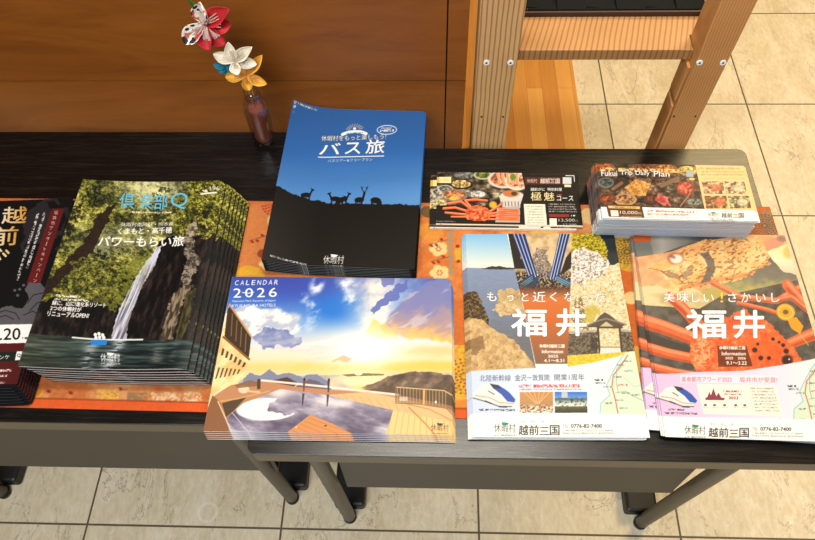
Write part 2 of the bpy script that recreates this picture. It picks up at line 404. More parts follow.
class Art:
    """a drawing on a sheet; positions are given where the sheet's print was measured and carried onto the sheet by the sheet's own perspective map"""
    def __init__(s, w, h, corners, pitch=PITCH_MM):
        s.w, s.h = w, h
        s.nx, s.ny = int(w / pitch), int(h / pitch); s.W, s.H = s.nx * 2, s.ny * 2
        s.M = homog(corners, [(0, 0), (s.W, 0), (s.W, s.H), (0, s.H)]); s.I = np.linalg.inv(s.M)
        X, Y = np.meshgrid(np.arange(s.W) + 0.5, np.arange(s.H) + 0.5)
        s.x, s.y = (v.astype(np.float32) for v in happ(s.I, X, Y))
        s.c = np.zeros((s.H, s.W, 3), np.float32)
    def P(s, pts):
        p = np.asarray(pts, float); u, v = happ(s.M, p[:, 0], p[:, 1]); return np.stack([u, v], 1)
    def noise(s, sx, sy, seed=0, oct=4, rot=0.0, gain=0.55, w=Ellipsis):
        c, n = math.cos(rot), math.sin(rot); u = (s.x[w] * c + s.y[w] * n) / sx; v = (-s.x[w] * n + s.y[w] * c) / sy
        r = 0; a = 1; tot = 0
        for k in range(oct): r = r + a * vnoise(u * 2 ** k + 17.3 * k, v * 2 ** k + 9.1 * k, seed + k); tot += a; a *= gain
        r = r / tot
        return np.clip((r - 0.5) * 1.7 + 0.5, 0, 1)
    def ramp(s, f, stops):
        ps = [p for p, _ in stops]; return np.stack([np.interp(f, ps, [c[i] for _, c in stops]) for i in range(3)], -1)
    def put(s, m, col):
        """lay a colour (or a colour field) over the drawing through a mask"""
        m = np.asarray(m, np.float32); r = np.flatnonzero(m.any(1))
        if len(r) == 0: return
        k = np.flatnonzero(m.any(0)); sl = (slice(r[0], r[-1] + 1), slice(k[0], k[-1] + 1))
        col = np.asarray(col, np.float32)
        if col.ndim == 3: col = col[sl]
        m = m[sl][..., None]; s.c[sl] = s.c[sl] * (1 - m) + col * m
    def win(s, x0, y0, x1, y1):
        q = s.P([(x0, y0), (x1, y0), (x1, y1), (x0, y1)])
        a0, b0 = np.floor(q.min(0)).astype(int) - 1; a1, b1 = np.ceil(q.max(0)).astype(int) + 1
        return slice(min(max(b0, 0), s.H), min(max(b1, 0), s.H)), slice(min(max(a0, 0), s.W), min(max(a1, 0), s.W))
    def poly(s, pts):
        q = s.P(pts); m = np.zeros((s.H, s.W), np.float32)
        x0, y0 = np.floor(q.min(0)).astype(int) - 1; x1, y1 = np.ceil(q.max(0)).astype(int) + 1
        x0, y0 = max(x0, 0), max(y0, 0); x1, y1 = min(x1, s.W), min(y1, s.H)
        if x1 <= x0 or y1 <= y0: return m
        X, Y = np.meshgrid(np.arange(x0, x1) + 0.5, np.arange(y0, y1) + 0.5); r = np.zeros(X.shape, bool)
        for (ax, ay), (bx, by) in zip(q, np.roll(q, -1, 0)):
            if ay == by: continue
            r ^= ((Y < ay) != (Y < by)) & (X < (bx - ax) * (Y - ay) / (by - ay) + ax)
        m[y0:y1, x0:x1] = r; return m
    def rough(s, pts, amp, sc=3.0, seed=3):
        """polygon with a ragged outline"""
        p = np.asarray(pts, float); (x0, y0), (x1, y1) = p.min(0) - amp, p.max(0) + amp
        w = s.win(x0, y0, x1, y1); out = np.zeros((s.H, s.W), np.float32)
        n1, n2 = s.noise(sc, sc, seed, 3, 0, 0.55, w), s.noise(sc, sc, seed + 5, 3, 0, 0.55, w)
        x, y = s.x[w] + (n1 - 0.5) * 2 * amp, s.y[w] + (n2 - 0.5) * 2 * amp
        r = np.zeros(x.shape, bool)
        for (ax, ay), (bx, by) in zip(p, np.roll(p, -1, 0)):
            if ay == by: continue
            r ^= ((y < ay) != (y < by)) & (x < (bx - ax) * (y - ay) / (by - ay) + ax)
        out[w] = r; return out
    def ell(s, cx, cy, rx, ry, rot=0.0, soft=0.15):
        R = max(rx, ry) * (1 + soft) + 0.5; w = s.win(cx - R, cy - R, cx + R, cy + R); out = np.zeros((s.H, s.W), np.float32)
        c, n = math.cos(rot), math.sin(rot); dx, dy = s.x[w] - cx, s.y[w] - cy
        d = np.sqrt(((dx * c + dy * n) / rx) ** 2 + ((-dx * n + dy * c) / ry) ** 2)
        out[w] = 1 - sstep(1 - soft, 1 + soft, d); return out
    def line(s, pts, wid, taper=None):
        q = np.asarray(pts, float); R = max(wid, taper or 0) / 2 + 0.6; out = np.zeros((s.H, s.W), np.float32)
        W_ = s.win(q[:, 0].min() - R, q[:, 1].min() - R, q[:, 0].max() + R, q[:, 1].max() + R); X, Y = s.x[W_], s.y[W_]
        m = np.zeros(X.shape, np.float32); n = len(pts) - 1
        for i, ((ax, ay), (bx, by)) in enumerate(zip(pts, pts[1:])):
            dx, dy = bx - ax, by - ay; L = dx * dx + dy * dy + 1e-9
            k = np.clip(((X - ax) * dx + (Y - ay) * dy) / L, 0, 1)
            d = np.hypot(X - ax - k * dx, Y - ay - k * dy)
            w = wid if taper is None else wid + (taper - wid) * (i + k) / n
            m = np.maximum(m, np.clip((w / 2 - d) / 0.35 + 0.5, 0, 1))
        out[W_] = m; return out
    def tmask(s, txt, a, b, h, slant=0.0, bold=0, up=None):
        tr = glyphs(txt)
        if len(tr) == 0: return np.zeros((s.H, s.W))
        lo = tr.reshape(-1, 2).min(0); hi = tr.reshape(-1, 2).max(0); sz = np.maximum(hi - lo, 1e-6)
        q = (tr.reshape(-1, 2) - lo) / sz
        a = np.array(a, float); b = np.array(b, float); e = b - a
        if up is None: up = np.array([e[1], -e[0]]) / np.hypot(*e)
        up = np.array(up, float) * h + e / np.hypot(*e) * slant * h
        p = a + q[:, :1] * e + q[:, 1:] * up
        p = s.P(p) * 2.0; tri = p.reshape(-1, 3, 2)
        x0, y0 = np.floor(p.min(0) / 2).astype(int) - 3; x1, y1 = np.ceil(p.max(0) / 2).astype(int) + 3
        x0, y0 = max(x0, 0), max(y0, 0); x1, y1 = min(x1, s.W), min(y1, s.H)
        out = np.zeros((s.H, s.W), np.float32)
        if x1 <= x0 or y1 <= y0: return out
        buf = np.zeros(((y1 - y0) * 2, (x1 - x0) * 2), bool); tri = tri - np.array([x0 * 2, y0 * 2])
        BH, BW = buf.shape
        for t3 in tri:
            ux0 = max(int(t3[:, 0].min() - 0.5), 0); ux1 = min(int(t3[:, 0].max() + 1.5), BW)
            uy0 = max(int(t3[:, 1].min() - 0.5), 0); uy1 = min(int(t3[:, 1].max() + 1.5), BH)
            if ux1 <= ux0 or uy1 <= uy0: continue
            X = np.arange(ux0, ux1) + 0.5; Y = (np.arange(uy0, uy1) + 0.5)[:, None]
            (ax, ay), (bx, by), (cx, cy) = t3
            d = (bx - ax) * (cy - ay) - (cx - ax) * (by - ay)
            if abs(d) < 1e-9: continue
            w1 = ((X - ax) * (cy - ay) - (cx - ax) * (Y - ay)) / d; w2 = ((bx - ax) * (Y - ay) - (X - ax) * (by - ay)) / d
            buf[uy0:uy1, ux0:ux1] |= (w1 >= -0.001) & (w2 >= -0.001) & (w1 + w2 <= 1.001)
        for _ in range(bold):
            n = buf.copy(); n[1:] |= buf[:-1]; n[:-1] |= buf[1:]; n[:, 1:] |= buf[:, :-1]; n[:, :-1] |= buf[:, 1:]; buf = n
        f = buf.astype(np.float32); out[y0:y1, x0:x1] = (f[::2, ::2] + f[1::2, ::2] + f[::2, 1::2] + f[1::2, 1::2]) / 4
        return out
    def text(s, txt, a, b, h, col, slant=0.0, bold=0, shade=None, up=None):
        m = s.tmask(txt, a, b, h, slant, bold, up)
        if shade is not None:
            k = s.tmask(txt, a, b, h, slant, bold + 3, up); s.put(k * shade[1], shade[0])
        s.put(m, col)
    def vtext(s, txt, a, b, h, col, bold=0, w=None):
        """vertical setting from a down to b, one character at a time"""
        a = np.array(a, float); b = np.array(b, float); n = len(txt); st = (b - a) / n; w = w or h
        L = np.hypot(*st)
        for i, ch in enumerate(txt):
            if ch == ' ': continue
            g = glyphs(ch).reshape(-1, 2)
            if len(g) == 0: continue
            lo, hi = g.min(0), g.max(0); k = np.clip(hi - lo, 0.15, 1.0)
            c = a + st * (i + 0.5)
            if ch in 'ー-~':
                s.put(s.line([c - st * 0.35, c + st * 0.35], max(h * 0.12, 0.5)), col); continue
            ww = w * k[0]; hh = h * k[1]
            s.text(ch, (c[0] - ww / 2 + 0.0, c[1] + hh / 2), (c[0] + ww / 2, c[1] + hh / 2), hh, col, 0, bold)
    def blur(s, m, r):
        for ax in (0, 1):
            o = m.copy()
            for k in range(1, r + 1): o = o + np.roll(m, k, ax) + np.roll(m, -k, ax)
            m = o / (2 * r + 1)
        return m
    def greek(s, a, b, h, col, seed=0, alpha=0.8, gap=0.8):
        """a line of print too small to read"""
        a = np.array(a, float); b = np.array(b, float); e = b - a; L = np.hypot(*e); e = e / L; n = np.array([-e[1], e[0]])
        W_ = s.win(min(a[0], b[0]) - h, min(a[1], b[1]) - h, max(a[0], b[0]) + h, max(a[1], b[1]) + h)
        u = (s.x[W_] - a[0]) * e[0] + (s.y[W_] - a[1]) * e[1]; v = (s.x[W_] - a[0]) * n[0] + (s.y[W_] - a[1]) * n[1]
        m = ((u > 0) & (u < L) & (np.abs(v) < h / 2))
        if not m.any(): return
        q = vnoise(u / (h * 0.42) + seed * 3.7, v / (h * 0.38) + 7 + seed * 1.3, seed) * 0.6 + 0.4 * vnoise(u / (h * 0.2), v / (h * 0.25), seed + 2)
        out = np.zeros((s.H, s.W), np.float32); out[W_] = m * sstep(0.42, 0.58, q) * alpha; s.put(out, col)
    def rect(s, x0, y0, x1, y1): return s.poly([(x0, y0), (x1, y0), (x1, y1), (x0, y1)])
    def colors(s):
        c = np.clip(s.c, 0, 255) / 255.0
        c = (c[::2, ::2] + c[1::2, ::2] + c[::2, 1::2] + c[1::2, 1::2]) / 4
        return c ** 1.13                                                # ny, nx, 3 (row 0 = far edge)

INK = 0.69                                       # brightest paper white
def print_mat(name, rough=0.35, coat=0.0):
    m = mat(name, (255, 255, 255), rough, spec=0.17); t = NT(m)
    at = t.n('ShaderNodeAttribute'); at.attribute_name = 'ink'
    sc = t.n('ShaderNodeVectorMath', operation='SCALE'); sc.inputs['Scale'].default_value = INK
    t.l(at.outputs['Color'], sc.inputs[0]); t.base(sc.outputs[0])
    if coat: m.node_tree.nodes['Principled BSDF'].inputs['Coat Weight'].default_value = coat
    return m
m_print = print_mat('printed_glossy_paper', 0.42)
m_paper = mat('paper_edge', (248, 246, 240), 0.7)
m_paperb = mat('paper_edge_bluish', (198, 216, 240), 0.7)
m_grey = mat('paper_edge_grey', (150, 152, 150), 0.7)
m_back = mat('dark_back_cover', (40, 42, 44), 0.4)

def place(corners, z, w, h):
    """pose of a w x h sheet whose four corners were measured at height z above the table"""
    P = [atz(x, y, H_T + z)[:2] for x, y in corners]
    c = sum(P) / 4; e = (P[1] - P[0]) + (P[2] - P[3]); n = (P[0] - P[3]) + (P[1] - P[2])
    th = math.atan2(e[1], e[0]) * 0.5 + (math.atan2(n[1], n[0]) - PI / 2) * 0.5
    return c, th
def corner_round(u, v, w, h, rc):
    """pull the grid in at rounded corners; u, v in metres from the near left corner"""
    for (cx, cy), r in rc.items():
        if r <= 0: continue
        du = (u - (w - r)) / r if cx else (r - u) / r
        dv = (v - (h - r)) / r if cy else (r - v) / r
        m = (du > 0) & (dv > 0)
        du_, dv_ = np.clip(du, 0, 1), np.clip(dv, 0, 1)
        mx = np.maximum(du_, dv_); nn = np.hypot(du_, dv_) + 1e-9
        k = mx / nn
        nu, nv = du_ * k, dv_ * k
        u = np.where(m, (w - r) + nu * r if cx else r - nu * r, u)
        v = np.where(m, (h - r) + nv * r if cy else r - nv * r, v)
    return u, v
def grid_arrays(nx, ny, w, h, rc, bend, z):
    U, V = np.meshgrid(np.linspace(0, 1, nx), np.linspace(1, 0, ny))
    u, v = corner_round(U * w, V * h, w, h, rc)
    Z = z + (bend(U, V) if bend else 0 * U)
    return np.stack([u - w / 2, v - h / 2, Z], -1)
def mesh_from(name, verts, quads, mats, mi=None, cols=None, smooth=True):
    me = bpy.data.meshes.new(name); nv, nf = len(verts), len(quads)
    me.vertices.add(nv); me.vertices.foreach_set('co', np.asarray(verts, np.float32).ravel())
    me.loops.add(nf * 4); me.loops.foreach_set('vertex_index', np.asarray(quads, np.int32).ravel())
    me.polygons.add(nf); me.polygons.foreach_set('loop_start', np.arange(nf, dtype=np.int32) * 4)
    if mi is not None: me.polygons.foreach_set('material_index', np.asarray(mi, np.int32))
    me.update(calc_edges=True); me.validate()
    if smooth: me.polygons.foreach_set('use_smooth', np.ones(len(me.polygons), bool))
    if cols is not None:
        a = me.color_attributes.new('ink', 'BYTE_COLOR', 'POINT')
        a.data.foreach_set('color_srgb', np.concatenate([cols, np.ones((len(cols), 1))], 1).astype(np.float32).ravel())
    for m in mats: me.materials.append(m)
    return me
def quads_of(nx, ny, off=0):
    i = np.arange(nx * ny).reshape(ny, nx) + off
    return np.stack([i[1:, :-1], i[1:, 1:], i[:-1, 1:], i[:-1, :-1]], -1).reshape(-1, 4)
def border(nx, ny):
    i = np.arange(nx * ny).reshape(ny, nx)
    return np.concatenate([i[-1, :], i[-2::-1, -1], i[0, -2::-1], i[1:-1, 0]])      # counter-clockwise seen from above
def top_mesh(name, art, w, h, z, drop, rc, bend, m_edge, spine=False):
    """printed face with its edge turned down by drop"""
    cols = art.colors(); ny, nx = cols.shape[:2]
    V = grid_arrays(nx, ny, w, h, rc, bend, z).reshape(-1, 3); Q = quads_of(nx, ny); b = border(nx, ny)
    lo = V[b].copy(); lo[:, 2] -= drop
    ring = np.arange(len(b)) + len(V)
    S = np.stack([b, ring, np.roll(ring, -1), np.roll(b, -1)], -1)[:, ::-1]
    cl = cols.reshape(-1, 3)
    lc = cl[b]
    mi = np.concatenate([np.zeros(len(Q)), np.ones(len(S))])
    if spine:                                                   # the fold on the right keeps the cover's own print
        onr = (b % nx == nx - 1); mi[len(Q):][onr] = 0; lc = lc.copy(); lc[onr] = lc[onr] * 0.4 + 0.5
    return mesh_from(name, np.concatenate([V, lo]), np.concatenate([Q, S]), [m_print, m_edge], mi, np.concatenate([cl, lc]))
def slab_mesh(name, w, h, z0, z1, rc, bend, m, n=26, m_right=None):
    a = grid_arrays(n, n, w, h, rc, bend, z1).reshape(-1, 3); c = a.copy(); c[:, 2] += z0 - z1
    Q = quads_of(n, n); b = border(n, n); b2 = b + n * n
    S = np.stack([b, np.roll(b, -1), np.roll(b2, -1), b2], -1)[:, ::-1]
    mi = np.zeros(2 * len(Q) + len(S)); mi[2 * len(Q):][b % n == n - 1] = 1
    return mesh_from(name, np.concatenate([a, c]), np.concatenate([Q, Q[:, ::-1] + n * n, S]), [m, m_right or m], mi, None, False)
def part(name, me, parent, label=None):
    o = bpy.data.objects.new(name, me); C.objects.link(o); o.parent = parent
    if label: o['label'] = label
    return o
def magazine(name, art, w, h, t, rc, bend, m_edge, m_cov_edge, m_bk, m_right=None):
    """stapled magazine: cover, block of pages, back cover"""
    T = bpy.data.objects.new(name, None); C.objects.link(T); T.empty_display_size = 0.03
    part('cover', top_mesh('cover', art, w, h, t, 0.00035, rc, bend, m_cov_edge, True), T)
    rc2 = {k: max(r - 0.0006, 0) for k, r in rc.items()}
    part('pages', slab_mesh('pages', w - 0.0014, h - 0.0014, 0.00045, t - 0.0004, rc2, bend, m_edge, 26, m_right), T)
    part('back_cover', slab_mesh('back_cover', w - 0.0002, h - 0.0002, 0.0, 0.0004, rc, bend, m_bk), T)
    return T
def copy_thing(o):
    c = o.copy(); C.objects.link(c)
    for ch in o.children:
        d = ch.copy(); C.objects.link(d); d.parent = c; d.matrix_parent_inverse = ch.matrix_parent_inverse
    return c
ORD = ['top', 'second', 'third', 'fourth', 'fifth', 'sixth', 'seventh', 'eighth', 'ninth', 'tenth', 'eleventh', 'twelfth', 'thirteenth', 'fourteenth']
def stack(proto, n, c, th, ztop, t, shift, label, cat, group, rot=None, z0=0.0004):
    """n copies under the prototype, which lies on top; shift(k) moves the k-th one from the top"""
    for k in range(n):
        o = proto if k == 0 else copy_thing(proto)
        dx, dy, dr = shift(k)
        z = ztop - t - (ztop - t - z0) * k / max(n - 1, 1)
        o.location = (c[0] + dx, c[1] + dy, H_T + z); o.rotation_euler = (0, 0, th + dr)
        tag(o, label(k), cat, group)
# ------------------------------------------------------------------ the prints
WHT = (250, 247, 240)
WF = [(87, 179), (228, 176.5), (181, 371), (17, 371)]
BLU = [(290, 105), (424, 117), (421.5, 267), (265, 260)]
CAL = [(229.5, 274), (453, 281), (452, 435), (206, 432)]
F1 = [(464.5, 235), (616, 231), (648, 439.5), (473.5, 438)]
F2 = [(635, 233), (783.5, 235), (845, 442), (664.5, 437.5)]
CRB = [(437.5, 173), (577, 174.5), (582, 225.5), (436, 225)]
STK = [(597.5, 165.5), (742, 163), (756.5, 222), (603, 218)]
BLK = [(-70, 203), (75, 198), (18, 388), (-150, 393)]

def logo(a, x0, x1, y1, h, col, leaf, alpha=1.0):
    """the thin three-character emblem with a small leaf over it"""
    a.text('休暇村', (x0, y1), (x1, y1), h, col)
    a.put(a.poly([((x0 * 2 + x1) / 3, y1 - h * 1.15), ((x0 + x1 * 2) / 3 + 1, y1 - h * 1.05), ((x0 + x1) / 2 + 1, y1 - h * 0.72), ((x0 + x1) / 2 - 2, y1 - h * 0.85)]), leaf)
    a.greek((x0, y1 + h * 0.28), (x1, y1 + h * 0.28), h * 0.16, col, 3)

def art_waterfall():
    a = Art(210, 297, WF); x, y = a.x, a.y
    n1 = a.noise(15, 12, 1, 5, 0.5); n2 = a.noise(3.2, 2.6, 4, 4, 0.4, 0.7); n3 = a.noise(30, 26, 7, 3)
    n4 = a.noise(1.5, 1.2, 6, 3, 0.3, 0.8)
    f = np.clip(0.5 + 1.5 * (0.42 * n1 + 0.25 * n2 + 0.33 * n4 - 0.50), 0, 1)
    a.c = a.ramp(f, [(0.15, (20, 20, 12)), (0.38, (48, 50, 24)), (0.55, (100, 102, 42)), (0.74, (158, 152, 66)), (0.95, (220, 212, 140))])
    # bright mist and sky between the trees at the top
    g = np.exp(-(((x - 152) / 30) ** 2 + ((y - 184) / 16) ** 2)) + 0.5 * np.exp(-(((x - 132) / 40) ** 2 + ((y - 236) / 14) ** 2))
    a.put(np.clip(g * (0.55 + 0.85 * n2), 0, 0.95), (238, 232, 174))
    a.put(0.75 * np.exp(-(((x - 98) / 22) ** 2 + ((y - 250) / 16) ** 2)) * (n2 > 0.45), (168, 168, 128))
    # dark tree trunk and boughs on the left
    a.put(0.9 * a.rough([(100, 215), (113, 204), (119, 200), (106, 226), (92, 252), (74, 272), (50, 296), (36, 312), (34, 300), (60, 272), (84, 244)], 2.0, 5), (44, 28, 22))
    a.put(0.75 * a.rough([(78, 206), (88, 200), (86, 216), (72, 236), (58, 262), (50, 280), (44, 280), (52, 256)], 4, 5, 6) * (n2 < 0.55), (30, 24, 16))
    a.put(0.7 * a.rough([(160, 180), (172, 184), (166, 200), (172, 220), (158, 226), (150, 205)], 3, 5, 2) * (n2 < 0.6), (44, 46, 28))
    # cliffs
    rock = a.ramp(a.noise(4, 12, 8, 5, 0.35), [(0.25, (9, 7, 8)), (0.55, (25, 18, 18)), (0.85, (58, 44, 40))])
    a.put(a.rough([(168, 234), (182, 240), (192, 216), (206, 206), (216, 236), (196, 320), (186, 356), (150, 350), (128, 340), (112, 340), (134, 290), (160, 240)], 4, 6, 4), rock)
    a.put(a.rough([(30, 322), (50, 300), (78, 304), (104, 296), (118, 306), (128, 286), (146, 262), (138, 286), (118, 342), (24, 342)], 4, 8, 1), rock)
    a.put(0.8 * a.rough([(128, 262), (150, 250), (146, 270), (126, 300), (108, 312), (96, 302)], 4, 5, 9) * (n2 > 0.35), (120, 122, 46))
    a.put(0.75 * a.rough([(76, 262), (118, 256), (124, 284), (104, 304), (84, 300), (70, 306), (62, 296)], 5, 6, 3), a.ramp(np.clip(0.5 + 1.4 * (0.5 * n2 + 0.5 * n4 - 0.5), 0, 1), [(0.2, (42, 42, 20)), (0.6, (116, 116, 46)), (0.9, (182, 174, 90))]))
    # bushy right wall with a stream down its columns
    bush = a.ramp(np.clip(0.5 + 1.4 * (0.4 * n2 + 0.6 * n4 - 0.5), 0, 1), [(0.2, (40, 40, 16)), (0.5, (112, 110, 40)), (0.75, (170, 164, 66)), (0.95, (214, 204, 120))])
    a.put(a.rough([(196, 170), (238, 170), (230, 200), (218, 226), (206, 240), (196, 232), (186, 240), (176, 222), (186, 196)], 4, 5, 2) * (0.35 + 0.65 * (n1 > 0.35)), bush)
    a.put(0.8 * a.rough([(188, 224), (196, 218), (196, 232), (192, 248), (200, 262), (186, 284), (178, 286), (184, 262), (182, 240)], 2.5, 4, 7), a.ramp(n2, [(0.3, (84, 72, 60)), (0.7, (196, 182, 164))]))
    a.put(0.85 * a.rough([(170, 294), (180, 286), (192, 284), (176, 310), (168, 342), (154, 342)], 1.5, 4, 7), a.ramp(a.noise(2, 9, 3, 4, 0.3), [(0.3, (80, 66, 50)), (0.7, (176, 158, 134))]))
    a.put(0.7 * a.rough([(184, 292), (194, 288), (186, 318), (178, 342), (170, 342), (176, 316)], 1.5, 4, 3), a.ramp(a.noise(2, 9, 5, 4, 0.3), [(0.3, (58, 52, 34)), (0.7, (120, 114, 64))]))
    # pool
    wy = sstep(338, 341, y - 0.02 * (x - 100) - 0.6 * (x > 150))
    wat = a.ramp(a.noise(26, 2.2, 2, 4), [(0.2, (20, 30, 32)), (0.5, (42, 58, 58)), (0.8, (78, 94, 92))])
    lf = np.clip((95 - x) / 60, 0, 1)[..., None]
    wat = wat * (1 - 0.65 * lf) + a.ramp(a.noise(24, 2.0, 5, 4), [(0.2, (58, 62, 50)), (0.6, (100, 104, 82)), (0.9, (134, 136, 116))]) * 0.65 * lf
    wat = wat * (1 - 0.35 * sstep(352, 372, y)[..., None])
    a.put(wy, wat)
    rn = a.noise(9, 1.2, 9, 3)
    a.put(wy * 0.85 * np.exp(-((x - (117 - (y - 340) * 0.5)) / 7) ** 2) * sstep(0.3, 0.6, rn), (190, 196, 202))
    a.put(wy * 0.6 * np.exp(-((x - (90 - (y - 340) * 0.3)) / 6) ** 2) * sstep(0.35, 0.6, rn), (210, 214, 218))
    a.put(wy * 0.55 * np.exp(-((x - (156 - (y - 340) * 0.25)) / 7) ** 2) * sstep(0.2, 0.6, rn) * (y < 364), (150, 146, 142))
    a.put(wy * 0.4 * np.exp(-((x - (172 - (y - 340) * 0.25)) / 4) ** 2) * sstep(0.2, 0.6, rn) * (y < 364), (128, 124, 128))
    # the fall
    fall = a.rough([(156, 246), (161, 244), (154, 262), (142, 282), (132, 304), (124, 324), (122, 340), (107, 340), (113, 318), (121, 300), (133, 278), (145, 260)], 0.7, 3)
    a.put(fall * np.clip(0.35 + 0.75 * a.noise(1.4, 24, 3, 3, 0.42), 0, 1), (212, 212, 228))
    # boat
    a.put(a.line([(70, 339.5), (96, 341), (138, 340.5)], 1.5), (226, 226, 224))
    a.put(a.poly([(88, 341), (103.5, 341), (102, 346.5), (87, 346.5)]), (46, 132, 206))
    for px, py in ((92, 336), (95.5, 335), (99, 336.2), (96, 338.5), (92.5, 339), (100, 338.8)): a.put(a.ell(px, py, 1.6, 1.8), (240, 238, 232))
    a.put(a.ell(98.5, 332.8, 0.9, 0.9), (40, 30, 28)); a.put(a.ell(94.2, 332.2, 0.9, 0.9), (40, 30, 28))
    # lettering
    cy = (116, 196, 222)
    for ch, x0, x1 in (('倶', 120, 134), ('楽', 140, 152), ('部', 154, 167)): a.text(ch, (x0, 206.5), (x1, 206.3), 16, cy, 0.16, 1)
    a.text('Q', (170, 206.2), (187, 206), 17, cy, 0.16, 0)
    a.greek((130, 209.8), (172, 209.6), 1.4, WHT, 2, 1)
    a.text('休暇村南阿蘇・熊本県', (121, 225), (173, 223.5), 4.2, WHT, 0.2)
    a.text('くまもと・高千穂', (118, 233), (171, 231), 6.5, WHT, 0.2, 1)
    a.text('パワーもらい旅', (98, 246), (182, 244.5), 10.5, WHT, 0.2, 2)
    a.greek((55, 298), (80, 298.3), 2, WHT, 1, 1); a.greek((54, 301.5), (88, 301.8), 2, WHT, 4, 1)
    a.text('緑に、山に!進化系リゾート', (52, 307.8), (103, 308.2), 4.8, WHT, 0.2, 1)
    a.text('2つの休暇村が', (50, 313.2), (79, 313.6), 4.8, WHT, 0.2, 1)
    a.text('リニューアルOPEN!', (47, 319), (86, 319.4), 4.8, WHT, 0.2, 1)
    logo(a, 96, 115, 363, 8, (236, 236, 236), (246, 246, 246))
    a.text('196', (211, 187.6), (220.5, 187), 4.6, (238, 236, 222), 0.1); a.put(a.line([(202, 190.8), (217, 189.4)], 1.6), (244, 242, 232))
    a.greek((203, 187.6), (209, 187.2), 2.4, WHT, 5, 1)
    return a

def art_bus():
    a = Art(210, 297, BLU); x, y = a.x, a.y
    a.c = a.ramp(np.clip((y - 105) / 95, 0, 1), [(0, (54, 100, 158)), (0.5, (56, 112, 178)), (1.0, (98, 152, 208))])
    a.c *= (1 + 0.03 * (a.noise(40, 12, 2, 3)[..., None] - 0.5))
    gx = [265, 276, 283, 290, 300, 312, 322, 335, 360, 390, 425]; gy = [187, 188, 190.5, 193, 195, 198.5, 201, 202.5, 203.2, 204.5, 206.5]
    edge = np.interp(x, gx, gy) - 2.2 * np.clip(a.noise(2.2, 40, 3, 4, 0, 0.75) - 0.35, 0, 1) - 1.6 * np.exp(-((x - 321) / 5) ** 2) - 1.0 * np.exp(-((x - 283) / 4) ** 2)
    a.put(sstep(-0.3, 0.3, y - edge), (20, 13, 6))
    B = (17, 12, 8)
    def doe(cx, cy, k, f):
        e = lambda dx, dy, rx, ry, r=0: a.put(a.ell(cx + f * dx * k, cy + dy * k, rx * k, ry * k, r * f), B)
        e(0, 0, 4.6, 2.3, 0.0); e(-3.6, 0.6, 2.2, 2.2); a.put(a.line([(cx + f * 3.6 * k, cy - 0.6 * k), (cx + f * 5.6 * k, cy - 4.6 * k)], 1.7 * k), B)
        e(6.3, -5.2, 1.7, 0.9, 0.2); a.put(a.line([(cx + f * 5.4 * k, cy - 5 * k), (cx + f * 4.3 * k, cy - 6.8 * k)], 0.7 * k), B)
        for dx in (-4.4, -3.2, 2.6, 3.6): a.put(a.line([(cx + f * dx * k, cy + 1 * k), (cx + f * (dx - 0.2) * k, cy + 7.5 * k)], 0.75 * k), B)
    doe(308, 193.5, 1.0, 1); doe(337.5, 197.5, 1.0, -1); doe(346, 198.2, 1.0, 1); doe(343, 200, 0.8, 1)
    a.put(a.ell(362.5, 199.3, 4.8, 2.6), B); a.put(a.line([(366, 198.2), (367.2, 193.6)], 2.2), B); a.put(a.ell(367.2, 192.8, 1.2, 1.5), B)
    for s in (-1, 1): a.put(a.line([(367.1, 192.2), (367.1 + 2.2 * s, 189.8), (367.1 + 3.3 * s, 186.6)], 0.7), B); a.put(a.line([(367.1 + 2.4 * s, 189.4), (367.1 + 1.6 * s, 187)], 0.6), B)
    for dx in (-3.6, -2.2, 2.2, 3.2): a.put(a.line([(362.5 + dx, 200.5), (362.4 + dx, 206)], 0.8), B)
    a.put(a.ell(379, 200.2, 5.2, 2.9, 0.12), B); a.put(a.ell(383.2, 202.4, 2.0, 1.9), B); a.put(a.rect(374.5, 201, 376.2, 206), B); a.put(a.rect(380, 201, 381.4, 206), B)
    W = (244, 244, 240)
    a.greek((294, 107.3), (314, 110.6), 1.8, (200, 196, 190), 2, 1)
    for k in range(9):
        an = math.radians(200 + 17.5 * k); a.put(a.line([(353.5 + 5 * math.cos(an), 131.5 + 4 * math.sin(an)), (353.5 + 9 * math.cos(an), 131.5 + 6.6 * math.sin(an))], 0.7), (196, 176, 160))
    a.put(a.line([(341.5, 134.6), (347, 132.8), (353.5, 132.4), (360, 133), (365.5, 135.2)], 3.0), W)
    a.greek((345, 133.8), (362, 133.9), 1.1, (70, 110, 170), 1, 1); a.put(a.ell(353.5, 129.5, 1.6, 1.2), W)
    for ex, r in ((386, 0),):
        o = a.ell(ex, 132.5, 10, 4.6, 0.05, 0.05); i = a.ell(ex, 132.5, 9.2, 3.9, 0.05, 0.05)
        a.put(np.clip(o - i, 0, 1), W); a.greek((380, 130.4), (391, 130.8), 1.3, W, 4, 1); a.put(a.rect(383, 131.2, 389.5, 134.4) * 0.6, (226, 170, 140)); a.greek((379, 133), (393, 133.4), 2, W, 7, 1)
    a.text('休暇村をもっと楽しもう!', (320, 140.3), (385.5, 141.5), 5.2, W, 0, 0, ((120, 80, 60), 0.5))
    for ch, x0, x1, h in (('バ', 318.6, 340, 11), ('ス', 345, 360.5, 11), ('旅', 366, 384.5, 13)): a.text(ch, (x0, 153.5 + (x0 - 318) * 0.02), (x1, 153.5 + (x1 - 318) * 0.02), h, (252, 252, 250), 0, 2, ((150, 96, 70), 0.5))
    a.put(a.line([(318, 156.2), (384.5, 157.6)], 0.9), W)
    a.text('バスツアー&フリープラン', (328, 161.3), (373.5, 161.8), 2.8, W, 0, 0)
    logo(a, 329.5, 350.5, 261, 8.2, (226, 226, 224), (240, 240, 238))
    a.greek((274, 254.6), (312, 261.8), 1.7, (206, 204, 198), 6, 1)
    return a

